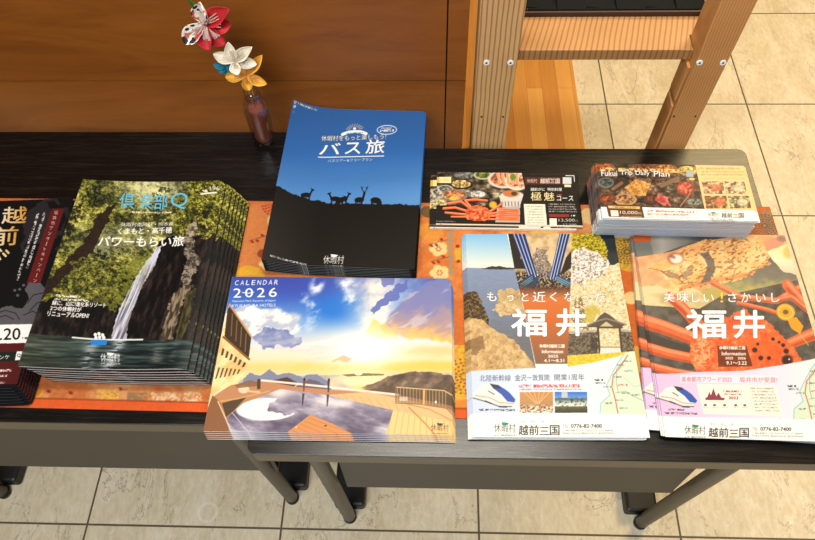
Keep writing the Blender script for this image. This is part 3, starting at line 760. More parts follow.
def art_calendar():
    a = Art(304, 221, CAL, 0.66); x, y = a.x, a.y
    t = np.clip((y - 276) / 95, 0, 1); r = np.clip((x - 215) / 235, 0, 1)
    a.c = a.ramp(t, [(0, (66, 84, 168)), (0.25, (74, 122, 204)), (0.5, (132, 172, 222)), (0.72, (224, 224, 222)), (0.9, (236, 222, 188)), (1, (238, 214, 160))])
    blue = np.exp(-(((x - 335) / 22) ** 2 + ((y - 308) / 15) ** 2)); a.put(np.clip(blue * 1.1, 0, 0.9), (42, 126, 214))
    a.put(0.7 * np.exp(-(((x - 298) / 46) ** 2 + ((y - 286) / 15) ** 2)), (70, 84, 180))
    n = a.noise(30, 15, 2, 6, -0.5, 0.6); n2 = a.noise(12, 7, 6, 5, -0.5)
    # bright cumulus on the left
    cl = np.clip(np.exp(-(((x - 262) / 48) ** 2 + ((y - 325) / 17) ** 2)) * 1.35 + np.exp(-(((x - 240) / 20) ** 2 + ((y - 312) / 9) ** 2)) * 0.7, 0, 1.3)
    a.put(sstep(0.36, 0.66, cl * (0.35 + n)), a.ramp(n2, [(0.2, (188, 194, 214)), (0.5, (240, 238, 234)), (1, (255, 252, 244))]))
    a.put(0.85 * a.rough([(256, 338), (266, 331), (276, 328), (290, 332), (304, 338), (303, 346), (290, 349), (268, 348), (258, 345)], 3.5, 7, 3), a.ramp(n2, [(0.2, (110, 122, 178)), (0.7, (142, 148, 190)), (1, (206, 204, 210))]))
    for px, py, rx, ry in ((318, 284, 4, 7), (305, 298, 3.5, 3), (313, 306, 3, 3), (314, 318, 4, 8), (348, 284, 6, 5), (352, 300, 4, 5)):
        a.put(0.9 * np.clip(a.ell(px, py, rx * 1.5, ry * 1.5, 0.3, 0.7) * (n2 * 2.0 - 0.5), 0, 1), (238, 240, 244))
    # radiating white streaks of the sunlit middle
    ang = np.arctan2(y - 358, x - 366); rd = np.hypot(x - 366, (y - 358))
    st = np.exp(-((ang + 1.28) / 0.42) ** 2) * sstep(150, 20, rd)
    a.put(np.clip(st * (0.6 + 0.9 * n2), 0, 0.97), (248, 242, 232))
    a.put(np.clip(0.85 * np.exp(-(((x - 375) / 15) ** 2 + ((y - 300) / 20) ** 2)) * (n2 + 0.5), 0, 0.9), (244, 232, 218))
    # violet bank on the right, lit orange underneath
    bank = a.rough([(384, 330), (394, 312), (410, 294), (428, 284), (444, 276), (458, 278), (456, 345), (430, 342), (402, 340), (386, 340)], 4, 12, 5)
    a.put(a.blur(bank, 5) * 0.95, a.ramp(np.clip((y - 284) / 60 + 0.25 * (n2 - 0.5), 0, 1), [(0, (128, 134, 186)), (0.45, (142, 138, 182)), (0.72, (190, 156, 150)), (0.9, (240, 190, 110)), (1, (250, 206, 100))]))
    a.put(0.5 * sstep(0.52, 0.75, a.noise(24, 6, 9, 4, -0.55)) * a.blur(bank, 5) * (y < 330), (216, 212, 224))
    a.put(0.92 * a.rough([(372, 312), (384, 300), (398, 288), (410, 282), (409, 290), (398, 301), (384, 309), (376, 316)], 2, 5, 1), (104, 118, 188))
    a.put(0.8 * a.rough([(380, 276), (398, 277), (396, 286), (386, 288)], 2, 5, 2), (112, 118, 184))
    a.put(0.7 * a.blur(a.rough([(366, 330), (376, 318), (392, 330), (400, 342), (384, 340), (370, 338)], 3, 8, 8), 4), (250, 200, 96))
    a.put(np.clip(np.exp(-((y - 368) / 5.5) ** 2) * (0.45 + 0.4 * sstep(370, 400, x)) * (0.6 + 0.7 * n2), 0, 0.8), (244, 196, 84))
    a.put(0.8 * np.clip(np.exp(-((y - 352 - 3 * n2) / 5) ** 2) * sstep(385, 420, x), 0, 1), (238, 200, 132))
    a.put(np.clip(1.35 * np.exp(-(((x - 366) / 34) ** 2 + ((y - 350) / 17) ** 2)), 0, 1), (254, 250, 238))
    a.put(0.45 * sstep(0.5, 0.75, a.noise(26, 5, 4, 5, -0.1)) * sstep(330, 345, y) * (x < 350), (206, 206, 214))
    a.put(0.6 * a.rough([(334, 362), (346, 357), (354, 360), (350, 363)], 1.2, 4, 4), (206, 166, 120))
    # bay, islands, mountains
    a.put(a.poly([(240, 378), (460, 374), (460, 400), (240, 400)]), a.ramp(n2, [(0.2, (176, 168, 172)), (0.6, (214, 196, 172)), (1, (236, 214, 170))]))
    a.put(np.clip(1.2 * np.exp(-(((x - 362) / 22) ** 2 + ((y - 381) / 7) ** 2)), 0, 0.95), (255, 240, 186))
    a.put(a.rough([(246, 380), (252, 373), (262, 376), (272, 371), (280, 376), (292, 374), (304, 378), (318, 376), (330, 381), (330, 386), (246, 386)], 1.2, 5, 2), (136, 140, 164))
    a.put(a.rough([(298, 388), (312, 380), (324, 384), (334, 390), (330, 394), (300, 392)], 1, 4, 2), (116, 100, 114))
    a.put(a.poly([(344, 376), (364, 374.5), (386, 375.5), (386, 377), (350, 378)]), (150, 124, 84)); a.put(a.ell(361, 374.5, 4, 2.4), (255, 244, 196))
    hill = a.rough([(352, 394), (376, 384), (396, 376), (414, 373), (436, 375), (458, 378), (458, 410), (420, 402), (380, 398)], 1.0, 5, 2)
    a.put(hill, a.ramp(n2, [(0.2, (86, 70, 56)), (0.7, (132, 108, 88)), (1, (168, 142, 120))]))
    a.put(a.rough([(356, 392), (390, 388), (458, 390), (458, 412), (400, 402)], 1.6, 4, 6) * 0.7, (96, 74, 44))
    a.put(a.rough([(272, 382), (290, 378), (300, 384), (296, 388), (274, 387)], 0.8, 4, 2), (96, 66, 46))
    a.put(np.clip(np.exp(-((np.hypot((x - 362), (y - 391) * 1.3)) / 6) ** 2), 0, 1), (255, 222, 130))
    # terrace: far deck, pool, decks
    a.put(a.poly([(214, 398), (232, 386), (262, 381), (300, 388), (400, 396), (458, 408), (458, 440), (200, 440)]), (196, 142, 104))
    a.put(a.line([(262, 381), (330, 388), (400, 396)], 2.0), (238, 226, 214))
    pool = a.poly([(206, 440), (246, 404), (283, 390), (330, 396), (395, 411), (388, 440)])
    a.put(pool, a.ramp(a.noise(26, 9, 3, 5, 0.2) * 0.75 + 0.25 * n, [(0.2, (104, 92, 114)), (0.5, (140, 130, 150)), (0.75, (184, 176, 190)), (0.95, (230, 222, 222))]))
    a.put(pool * np.clip(0.85 * np.exp(-(((x - 282) / 14) ** 2 + ((y - 394) / 7) ** 2)) + 0.7 * np.exp(-(((x - 340) / 20) ** 2 + ((y - 404) / 5) ** 2)), 0, 0.9), (246, 238, 232))
    sw = a.ell(270, 410, 31, 11, -0.02, 0.05) * (1 - a.rough([(272, 404), (286, 398), (304, 396), (306, 414), (288, 416), (270, 412)], 1.5, 4, 5)) * (x < 306)
    a.put(sw * pool, (244, 240, 234))
    a.put(a.line([(232, 410), (250, 430), (262, 442)], 0.7), (216, 206, 220)); a.put(a.line([(226, 418), (246, 440)], 0.7), (196, 186, 204))
    a.put(a.poly([(214, 396), (222, 402), (236, 440), (200, 440)]), (150, 104, 72)); a.put(a.line([(220, 402), (228, 418), (240, 442)], 1.0), (238, 216, 180))
    a.put(a.poly([(224, 404), (250, 397), (236, 412), (229, 418)]), (96, 76, 58)); a.put(a.line([(222, 402), (240, 399.5), (272, 392)], 1.4), (214, 168, 112))
    deck = a.poly([(395, 411), (440, 420), (460, 414), (460, 440), (386, 440)]); a.put(deck, (240, 204, 140))
    for k in range(12): a.put(deck * a.line([(396 + 5.2 * k, 404 + 0.9 * k), (388 + 6.4 * k, 440)], 0.35), (186, 138, 76))
    d2 = a.poly([(330, 396), (370, 393), (404, 400), (460, 412), (460, 424), (440, 420), (395, 411)]); a.put(d2, (226, 188, 136))
    for k in range(9): a.put(d2 * a.line([(338 + 8 * k, 394 + 1.1 * k), (345 + 8 * k, 402 + 1.4 * k)], 0.35), (190, 146, 96))
    a.put(a.line([(410, 408), (426, 424), (440, 440)], 1.4), (202, 140, 70)); a.put(a.line([(404, 404), (430, 410), (458, 424)], 0.9), (196, 140, 80))
    a.put(a.poly([(288, 435), (314, 415), (336, 424), (356, 434), (360, 441), (292, 441)]), (216, 150, 94))
    for k in range(7): a.put(a.poly([(288, 435), (314, 415), (336, 424), (356, 434), (360, 441), (292, 441)]) * a.line([(292 + 4 * k, 433 - 2.9 * k), (312 + 8 * k, 445 - 2.6 * k)], 0.3), (170, 108, 58))
    a.put(a.ell(329, 426, 1.2, 0.7), (60, 40, 30)); a.put(a.ell(300, 427.5, 0.8, 0.6), (250, 240, 220))
    # railing
    rp = [(397.5, 388), (398, 391), (424, 392), (444, 393), (456, 399), (456, 420), (450, 412), (436, 404), (398, 403)]
    a.put(a.poly([(398, 389), (444, 392), (457, 399), (457, 418), (446, 408), (398, 403)]) * 0.45, (110, 82, 56))
    for k in range(16): a.put(a.line([(399 + 3.1 * k, 389 + 0.28 * k), (399 + 3.1 * k, 403 + 0.45 * k)], 0.5), (206, 172, 128))
    a.put(a.line([(397.5, 388.5), (444, 392), (457, 399)], 1.0), (222, 190, 142)); a.put(a.line([(397.5, 388), (397.5, 404), (420, 405), (446, 409), (457, 420)], 0.9), (150, 108, 66))
    a.put(a.line([(425, 391), (424.5, 405)], 1.6), (236, 182, 98)); a.put(a.rect(401, 398, 409, 402) * 0.7, (226, 214, 196)); a.put(a.ell(436, 403, 1, 1.2), (248, 240, 226))
    # hotel wing
    a.put(a.poly([(208, 392), (228, 302), (252, 334), (250, 366), (244, 380), (214, 396)]), a.ramp(n2, [(0.2, (232, 190, 126)), (0.8, (252, 226, 172))]))
    a.put(a.poly([(226, 309), (229, 304), (252, 337), (250, 361), (224, 336)]), (74, 56, 40)); a.put(a.line([(228, 303.5), (252, 337)], 1.8), (196, 158, 110))
    a.put(a.line([(223, 337), (250.5, 360)], 2.2), (150, 96, 54))
    for k in range(4): a.put(a.line([(231.5 + 5 * k, 313 + 7 * k), (231 + 5 * k, 336 + 5.4 * k)], 0.9), (150, 116, 78))
    for k in range(6): a.put(a.poly([(222.5 + 4.6 * k, 348 + 2.9 * k), (224.6 + 4.6 * k, 349.5 + 2.9 * k), (223.4 + 4.4 * k, 356 + 2.4 * k), (221 + 4.4 * k, 356 + 2.4 * k)]), (92, 76, 58))
    for k in range(6): a.put(a.poly([(216 + 4.4 * k, 380 - 0.9 * k), (218 + 4.4 * k, 379 - 0.9 * k), (221 + 4.2 * k, 368 + 0.4 * k), (219 + 4.2 * k, 368 + 0.4 * k)]), (110, 88, 66))
    a.put(a.ell(246, 390, 5.6, 4.2), (234, 208, 176)); a.put(a.line([(250, 392), (262, 393)], 2), (222, 190, 150))
    a.put(a.poly([(236, 386), (252, 381), (262, 383), (260, 387), (240, 389)]) * 0.8, (140, 104, 76)); a.put(a.rect(259.5, 380, 263, 390), (92, 66, 50))
    # two people by the pool
    for px, py, h, c1 in ((307, 379.5, 12.5, (150, 60, 60)), (331.5, 380, 13, (70, 66, 66))):
        a.put(a.line([(px, py + 3), (px - 0.2, py + h)], 2.4, 1.2), c1); a.put(a.ell(px + 0.2, py + 1.2, 1.1, 1.5), (46, 32, 28))
        a.put(a.line([(px - 0.6, py + h + 3.5), (px - 1.2, py + h + 14)], 2.4, 1.0) * 0.85, (66, 50, 60))
    logo(a, 431, 448, 431, 7, (120, 90, 54), (74, 62, 40))
    W = (250, 250, 252)
    for i, ch in enumerate('CALENDAR'): a.text(ch, (232.5 + 5.9 * i, 283.3 + 0.04 * i), (236.3 + 5.9 * i, 283.3 + 0.04 * i), 5, W, 0.15, 0)
    for i, ch in enumerate('2026'): a.text(ch, (231.5 + 12.4 * i, 296.3), (239.8 + 12.4 * i, 296.3), 9.6, W, 0, 0)
    a.put(a.line([(241, 291), (247, 292), (253, 291)], 0.8), W)
    a.text('National Park Resorts of Japan', (231, 301.6), (276, 301.6), 2.8, W); a.text('KYUKAMURA HOTELS', (230.5, 306.3), (276, 306.3), 3, W)
    return a

def train(a, k, ox, oy):
    q = lambda pts: [(ox + px * k, oy + py * k) for px, py in pts]
    a.put(a.poly(q([(0, 10), (8, 2), (17, 0), (26, 2), (34, 8), (41, 15), (42, 19), (38, 22), (28, 22), (16, 18), (0, 14)])), (232, 228, 222))
    a.put(a.poly(q([(16, 0), (25, 1.5), (30, 5), (20, 5)])), (62, 66, 84)); a.put(a.poly(q([(20, 5), (30, 4.5), (36, 9), (42, 16), (41, 19), (34, 18), (28, 11)])), (58, 96, 180))
    a.put(a.line(q([(2, 12), (16, 14), (26, 19), (40, 20)]), 0.7), (196, 140, 90)); a.put(a.line(q([(0, 14.5), (14, 18.5), (26, 23), (38, 23)]), 1.3), (132, 126, 122))
    a.put(a.line(q([(15, 7.5), (21, 11)]), 0.8), (70, 70, 80)); a.put(a.line(q([(12, 17.5), (18, 20)]), 1.2), (44, 42, 42)); a.put(a.line(q([(26, 23.2), (33, 23.6)]), 1.2), (44, 42, 42))
def railmap(a, H, sea):
    q = lambda pts: [(px * H[0] + py * H[1] + H[2], px * H[3] + py * H[4] + H[5]) for px, py in pts]
    coast = [(24, 0), (16, 10), (8, 22), (2, 32), (4, 42), (-6, 50), (-8, 60)]
    m = a.poly(q(coast + [(60, 62), (60, -2), (30, -2)])); a.put(m, (216, 228, 204)); a.put(a.line(q(coast), 1.0), (160, 200, 214))
    a.put(a.line(q([(27, 2), (18, 14), (10, 22), (7, 34), (9, 46), (10, 60)]), 1.1), (214, 110, 104)); a.put(a.line(q([(24, 6), (14, 16), (12, 30), (13, 40)]), 0.5), (140, 150, 140))
    a.put(a.line(q([(10, 40), (20, 38), (27, 43), (38, 48)]), 0.5), (150, 158, 148)); a.put(a.line(q([(20, 24), (30, 34), (36, 32), (40, 44)]), 0.4), (176, 186, 170))
    for i, (px, py) in enumerate([(22, 8), (14, 12), (10, 24), (-2, 34), (9, 47), (-2, 50), (12, 55), (26, 42), (16, 40), (22, 18)]):
        p = q([(px, py), (px + 8, py)]); a.greek(p[0], p[1], 1.5, (90, 96, 90), i, 0.8)
    p = q([(13, 32), (23, 32)]); a.greek(p[0], p[1], 1.8, (220, 90, 90), 3, 1)
    p = q([(-10, 27), (-1, 27)]); a.greek(p[0], p[1], 2.2, (70, 74, 80), 5, 1); p = q([(-9, 30), (1, 30)]); a.greek(p[0], p[1], 1.8, (70, 74, 80), 6, 1)
def footer(a, x0, dy, k):
    K = (40, 38, 38)
    logo(a, x0 + 20, x0 + 20 + 21 * k, 433 + dy, 9, (84, 92, 88), (46, 150, 110))
    for i, ch in enumerate('越前三国'): a.text(ch, (x0 + 44 * k + 10.2 * k * i, 435.5 + dy + 0.05 * i), (x0 + 44 * k + 10.2 * k * i + 9.4 * k, 435.5 + dy + 0.05 * i), 9.6 if ch != '三' else 7.6, K, 0, 1)
    for i, s in enumerate(('えち', 'ぜん', 'み', 'くに')): a.text(s, (x0 + 45.5 * k + 10.4 * k * i, 423.8 + dy), (x0 + 45.5 * k + 10.4 * k * i + (5 if len(s) > 1 else 2.6), 423.8 + dy), 2.6, (110, 106, 104))
    a.text('TEL', (x0 + 87 * k, 428.6 + dy), (x0 + 93.5 * k, 428.6 + dy), 3.2, (130, 126, 124)); a.text('0776-82-7400', (x0 + 95.5 * k, 428.7 + dy), (x0 + 126 * k, 428.8 + dy), 3.6, (60, 58, 58), 0, 1)
    a.greek((x0 + 87 * k, 431.2 + dy), (x0 + 138 * k, 431.4 + dy), 1.7, (150, 148, 146), 2)
    a.text('https://www.qkamura.or.jp/echizen/', (x0 + 87 * k, 435.2 + dy), (x0 + 138 * k, 435.5 + dy), 2.6, (96, 94, 94))

def art_fukui_sea():
    a = Art(210, 297, F1); x, y = a.x, a.y; a.c[:] = WHT
    n = a.noise(6, 5, 2, 5); n2 = a.noise(1.5, 1.3, 5, 3, 0, 0.75)
    sea = a.poly([(455, 225), (506, 225), (507, 236), (521, 300), (536, 376), (455, 376)])
    sky = a.ramp(np.clip((y - 235) / 35, 0, 1), [(0, (138, 192, 228)), (0.6, (196, 218, 226)), (1, (236, 232, 220))])
    wt = a.ramp(np.clip((y - 269) / 80, 0, 1) + 0.25 * (a.noise(5, 1.5, 3, 4) - 0.5), [(0, (142, 156, 182)), (0.5, (128, 140, 166)), (1, (116, 116, 118))])
    a.put(sea, sky); a.put(sea * sstep(269.4, 270.2, y), wt)
    a.put(a.rough([(480, 270.4), (486, 269.2), (489, 268), (500, 267.6), (507, 268.8), (514, 269.4), (514, 270.8), (488, 271)], 0.4, 3), (62, 62, 62))
    rock = a.ramp(np.clip(0.52 + 0.62 * (0.45 * n + 0.3 * n2 + 0.25 * a.noise(3, 9, 8, 4, 0.5) - 0.5) + 0.05 * np.sin(x * 0.7 + 9 * n), 0, 1), [(0.15, (120, 92, 56)), (0.38, (184, 154, 106)), (0.6, (216, 190, 144)), (0.9, (240, 224, 188))])
    a.put(sea * a.rough([(497, 293), (508, 290.5), (520, 291), (521, 300), (525, 310), (523, 322), (512, 317), (500, 318), (493, 312), (496, 306)], 1.6, 4), rock)
    dkr = a.ramp(n2, [(0.2, (50, 38, 24)), (0.6, (108, 84, 50)), (0.9, (168, 140, 92))])
    a.put(a.rough([(460, 292), (470, 294), (476, 294), (481, 304), (487, 316), (488, 330), (480, 332), (460, 330)], 1.2, 4), dkr)
    a.put(sea * a.rough([(460, 324), (470, 321), (482, 322), (490, 330), (498, 334), (503, 336), (514, 342), (522, 352), (530, 364), (540, 380), (460, 380)], 1.4, 4), rock * np.array([1.0, 0.97, 0.92]))
    a.put(sea * 0.6 * a.rough([(468, 344), (482, 338), (486, 350), (472, 358)], 2, 4), (126, 92, 54))
    # workshop ceiling and the people below
    mid = a.poly([(506, 225), (573, 225), (571, 300), (521, 300), (514, 270)])
    a.put(mid, a.ramp(n, [(0.2, (190, 160, 116)), (0.7, (222, 198, 156))]))
    for pl in ([(505, 225), (514, 225), (521, 262), (514, 268)], [(566, 258), (572, 250), (572, 268), (560, 276)], [(512, 264), (524, 258), (530, 270), (514, 270)]): a.put(mid * a.poly(pl), (46, 38, 34))
    a.put(mid * sstep(270, 276, y) * (n2 < 0.62), (46, 42, 46)); a.put(mid * a.rough([(536, 249), (547, 250), (547, 258), (554, 270), (548, 280), (536, 274), (532, 262)], 1.5, 3) * (n2 > 0.3), a.ramp(n2, [(0.3, (66, 58, 62)), (0.8, (190, 174, 166))]))
    for (p0, p1, p2, p3) in (((512, 234), (525, 234), (538, 281), (528, 278)), ((560, 233), (570.5, 233), (558, 281), (549, 280))):
        a.put(mid * a.poly([p0, p1, p2, p3]), (40, 70, 142))
        for k in (0.12, 0.42, 0.72): a.put(mid * a.line([(p0[0] + (p1[0] - p0[0]) * k, p0[1]), (p3[0] + (p2[0] - p3[0]) * k, p3[1])], 0.8), (206, 214, 228))
        for k in (0.28, 0.58, 0.88): a.put(mid * a.line([(p0[0] + (p1[0] - p0[0]) * k, p0[1]), (p3[0] + (p2[0] - p3[0]) * k, p3[1])], 0.6), (24, 28, 54))
    a.put(mid * a.poly([(519, 284), (532, 275), (540, 284), (524, 292)]), (56, 74, 100)); a.put(mid * a.poly([(556, 276), (571, 282), (571, 290), (556, 282)]), (60, 100, 130))
    for k in range(3): a.put(mid * a.line([(520, 286 + 2 * k), (532, 277.5 + 2 * k)], 0.5), (150, 190, 206)); a.put(mid * a.line([(557, 278 + 2 * k), (571, 285 + 2 * k)], 0.5), (170, 206, 214))
    a.put(mid * sstep(283, 292, y), a.ramp(np.clip((y - 283) / 16 + 0.35 * (n2 - 0.5), 0, 1), [(0, (44, 38, 42)), (0.5, (130, 84, 60)), (1, (206, 126, 72))]))
    a.put(a.poly([(521, 299), (570.5, 299), (567, 366), (534.5, 366)]), a.ramp(np.clip((y - 299) / 64, 0, 1), [(0, (214, 124, 62)), (0.35, (206, 112, 52)), (0.7, (172, 108, 66)), (1, (142, 104, 78))]))
    # blossom, garden and gate
    g = a.poly([(573, 225), (618, 225), (640, 356), (566.5, 360), (570, 300)])
    a.put(g, a.ramp(np.clip(0.55 + 0.75 * (n2 - 0.5), 0, 1), [(0.15, (176, 148, 90)), (0.45, (220, 200, 152)), (0.8, (242, 230, 204))]))
    a.put(g * a.rough([(570, 228), (598, 228), (612, 242), (614, 252), (604, 262), (590, 254), (570, 256)], 2.5, 4), a.ramp(n2, [(0.2, (108, 96, 20)), (0.5, (190, 168, 36)), (0.85, (232, 212, 84))]))
    a.put(g * a.rough([(598, 228), (622, 228), (624, 262), (606, 266), (610, 248)], 1.5, 4), (44, 52, 58))
    a.put(g * a.rough([(570, 252), (582, 247), (598, 252), (610, 262), (606, 274), (594, 280), (580, 284), (570, 282)], 2.5, 4), a.ramp(n2, [(0.2, (134, 116, 100)), (0.4, (210, 198, 184)), (0.7, (244, 238, 230))]))
    a.put(g * 0.75 * a.rough([(574, 300), (582, 300), (584, 318), (588, 330), (578, 336), (572, 322)], 3, 4) * (n2 < 0.6), (120, 92, 50))
    a.put(g * 0.75 * a.rough([(584, 308), (596, 306), (600, 316), (592, 324), (584, 326)], 2, 4), (196, 176, 72))
    a.put(g * a.rough([(566, 336), (597, 333), (597, 356), (566, 358)], 0.8, 3), a.ramp(n2, [(0.2, (72, 62, 50)), (0.7, (140, 124, 104))])); a.put(g * a.rough([(620, 331), (636, 333), (640, 356), (622, 356)], 0.8, 3), a.ramp(n2, [(0.2, (72, 62, 50)), (0.7, (146, 130, 108))]))
    a.put(g * a.line([(567, 334.5), (597, 332.5)], 2), (176, 170, 164)); a.put(g * a.line([(620, 332), (634, 333)], 2), (176, 170, 164))
    a.put(g * a.poly([(587, 326.5), (595, 323), (600, 317), (605, 313.4), (611, 317), (617, 322), (627, 325.5), (620, 329), (588, 329)]), (98, 86, 76)); a.put(g * a.line([(587, 327), (597, 322.5), (606, 320), (616, 322.6), (626.5, 326)], 1.4), (150, 136, 122))
    a.put(g * a.poly([(599, 328.5), (606, 323), (614, 328.5)]), (206, 190, 150)); a.put(g * a.line([(597.5, 328), (598.8, 356)], 2.2), (84, 70, 58)); a.put(g * a.line([(619.5, 328), (621.5, 356)], 2.2), (84, 70, 58)); a.put(g * a.line([(597, 329), (622, 329)], 2), (92, 78, 66))
    a.put(g * a.rough([(590, 340), (597, 339), (597, 352), (590, 352)], 0.4, 3) * 0.6, (60, 52, 46)); a.put(g * a.poly([(600, 350), (619.5, 350), (622, 358), (598.5, 358)]), (232, 222, 214)); a.put(g * a.line([(600, 349), (619, 349)], 1.2), (150, 150, 130))
    a.put(a.poly([(566.5, 357.5), (637, 353), (640, 362), (566, 372)]), a.ramp(n2, [(0.2, (206, 180, 44)), (0.8, (236, 216, 92))]))
    # information panel
    pan = a.poly([(455, 374), (472, 373.5), (500, 371.5), (530, 370.2), (560, 369.8), (590, 365), (618, 358), (640, 351), (660, 416.2), (455, 415.2)])
    a.put(pan, a.ramp(np.clip((x - 470) / 150, 0, 1), [(0, (206, 216, 236)), (0.5, (222, 228, 238)), (1, (230, 236, 232))]))
    railmap(a, (1.0, 0.10, 600, 0.0, 1.0, 355), None)
    a.put(a.poly([(455, 415.3), (660, 416.4), (660, 450), (455, 450)]), WHT)
    a.text('北陸新幹線', (479.5, 383.6), (510, 383.2), 6.4, (88, 96, 116)); a.text('金沢ー敦賀間', (514, 383.1), (548, 382.7), 6.4, (88, 96, 116)); a.text('開業1周年', (553, 382.6), (583, 382.2), 6.4, (88, 96, 116))
    a.greek((518, 388), (578, 387.8), 3.0, (222, 92, 84), 3, 1); a.greek((518, 391.4), (582, 391.2), 1.5, (130, 130, 136), 2)
    h1 = a.rect(518.8, 393.8, 551.5, 414.2); a.put(h1, a.ramp(0.5 * n2 + 0.5 * np.clip((y - 394) / 20, 0, 1), [(0.1, (206, 150, 84)), (0.5, (196, 150, 100)), (0.9, (150, 118, 92))]))
    for k in range(6): a.put(h1 * a.line([(523 + 5 * k, 394), (534.5 + 0.6 * k, 405)], 0.5), (240, 200, 140))
    a.put(h1 * sstep(404, 410, y) * (n2 > 0.5), (238, 226, 206)); a.put(h1 * sstep(404, 410, y) * (n2 < 0.28), (80, 60, 48))
    h2 = a.rect(553.2, 393.8, 585.5, 414.4); a.put(h2, a.ramp(np.clip((y - 394) / 20, 0, 1), [(0, (62, 120, 206)), (0.3, (120, 164, 216)), (0.32, (84, 104, 96)), (0.55, (206, 214, 206)), (0.68, (240, 238, 230)), (0.72, (110, 112, 70)), (1, (74, 68, 46))])); a.put(h2 * (n2 < 0.3) * (y > 399), (62, 66, 58)); a.put(a.rect(560, 394, 566, 399.5), (196, 200, 200))
    train(a, 0.98, 473.3, 385.5); a.greek((478.5, 411.2), (514, 411.6), 2.0, (70, 70, 74), 5, 1, )
    footer(a, 473.5, 0.4, 1.0)
    sh = ((70, 44, 30), 0.55)
    for ch, x0, x1, y1, h in (('も', 486.5, 496, 303.3, 9), ('っ', 506.5, 513, 303.2, 6), ('と', 521, 528, 303, 8.6), ('近', 532.2, 545, 303.6, 10.4), ('く', 549.5, 556.5, 303, 9.4), ('な', 564, 573.5, 302.6, 9), ('っ', 581, 588, 302.8, 5.6), ('た', 595, 605.5, 302.6, 9)): a.text(ch, (x0, y1), (x1, y1), h, (252, 250, 244), 0, 1, sh)
    a.text('福', (511, 338), (545.5, 338), 27, (253, 252, 248), 0, 6, sh); a.text('井', (556, 337.6), (585.5, 337.4), 27, (253, 252, 248), 0, 6, sh)
    for s, x0, x1, y1, h in (('休暇村越前三国', 538.5, 563.5, 349.8, 3.4), ('Information', 541, 562, 355.3, 3.4), ('2025', 547, 557, 359.6, 2.6), ('4.1〜8.31', 543, 563, 364.2, 3)): a.text(s, (x0, y1), (x1, y1), h, (250, 244, 234), 0, 1)
    return a

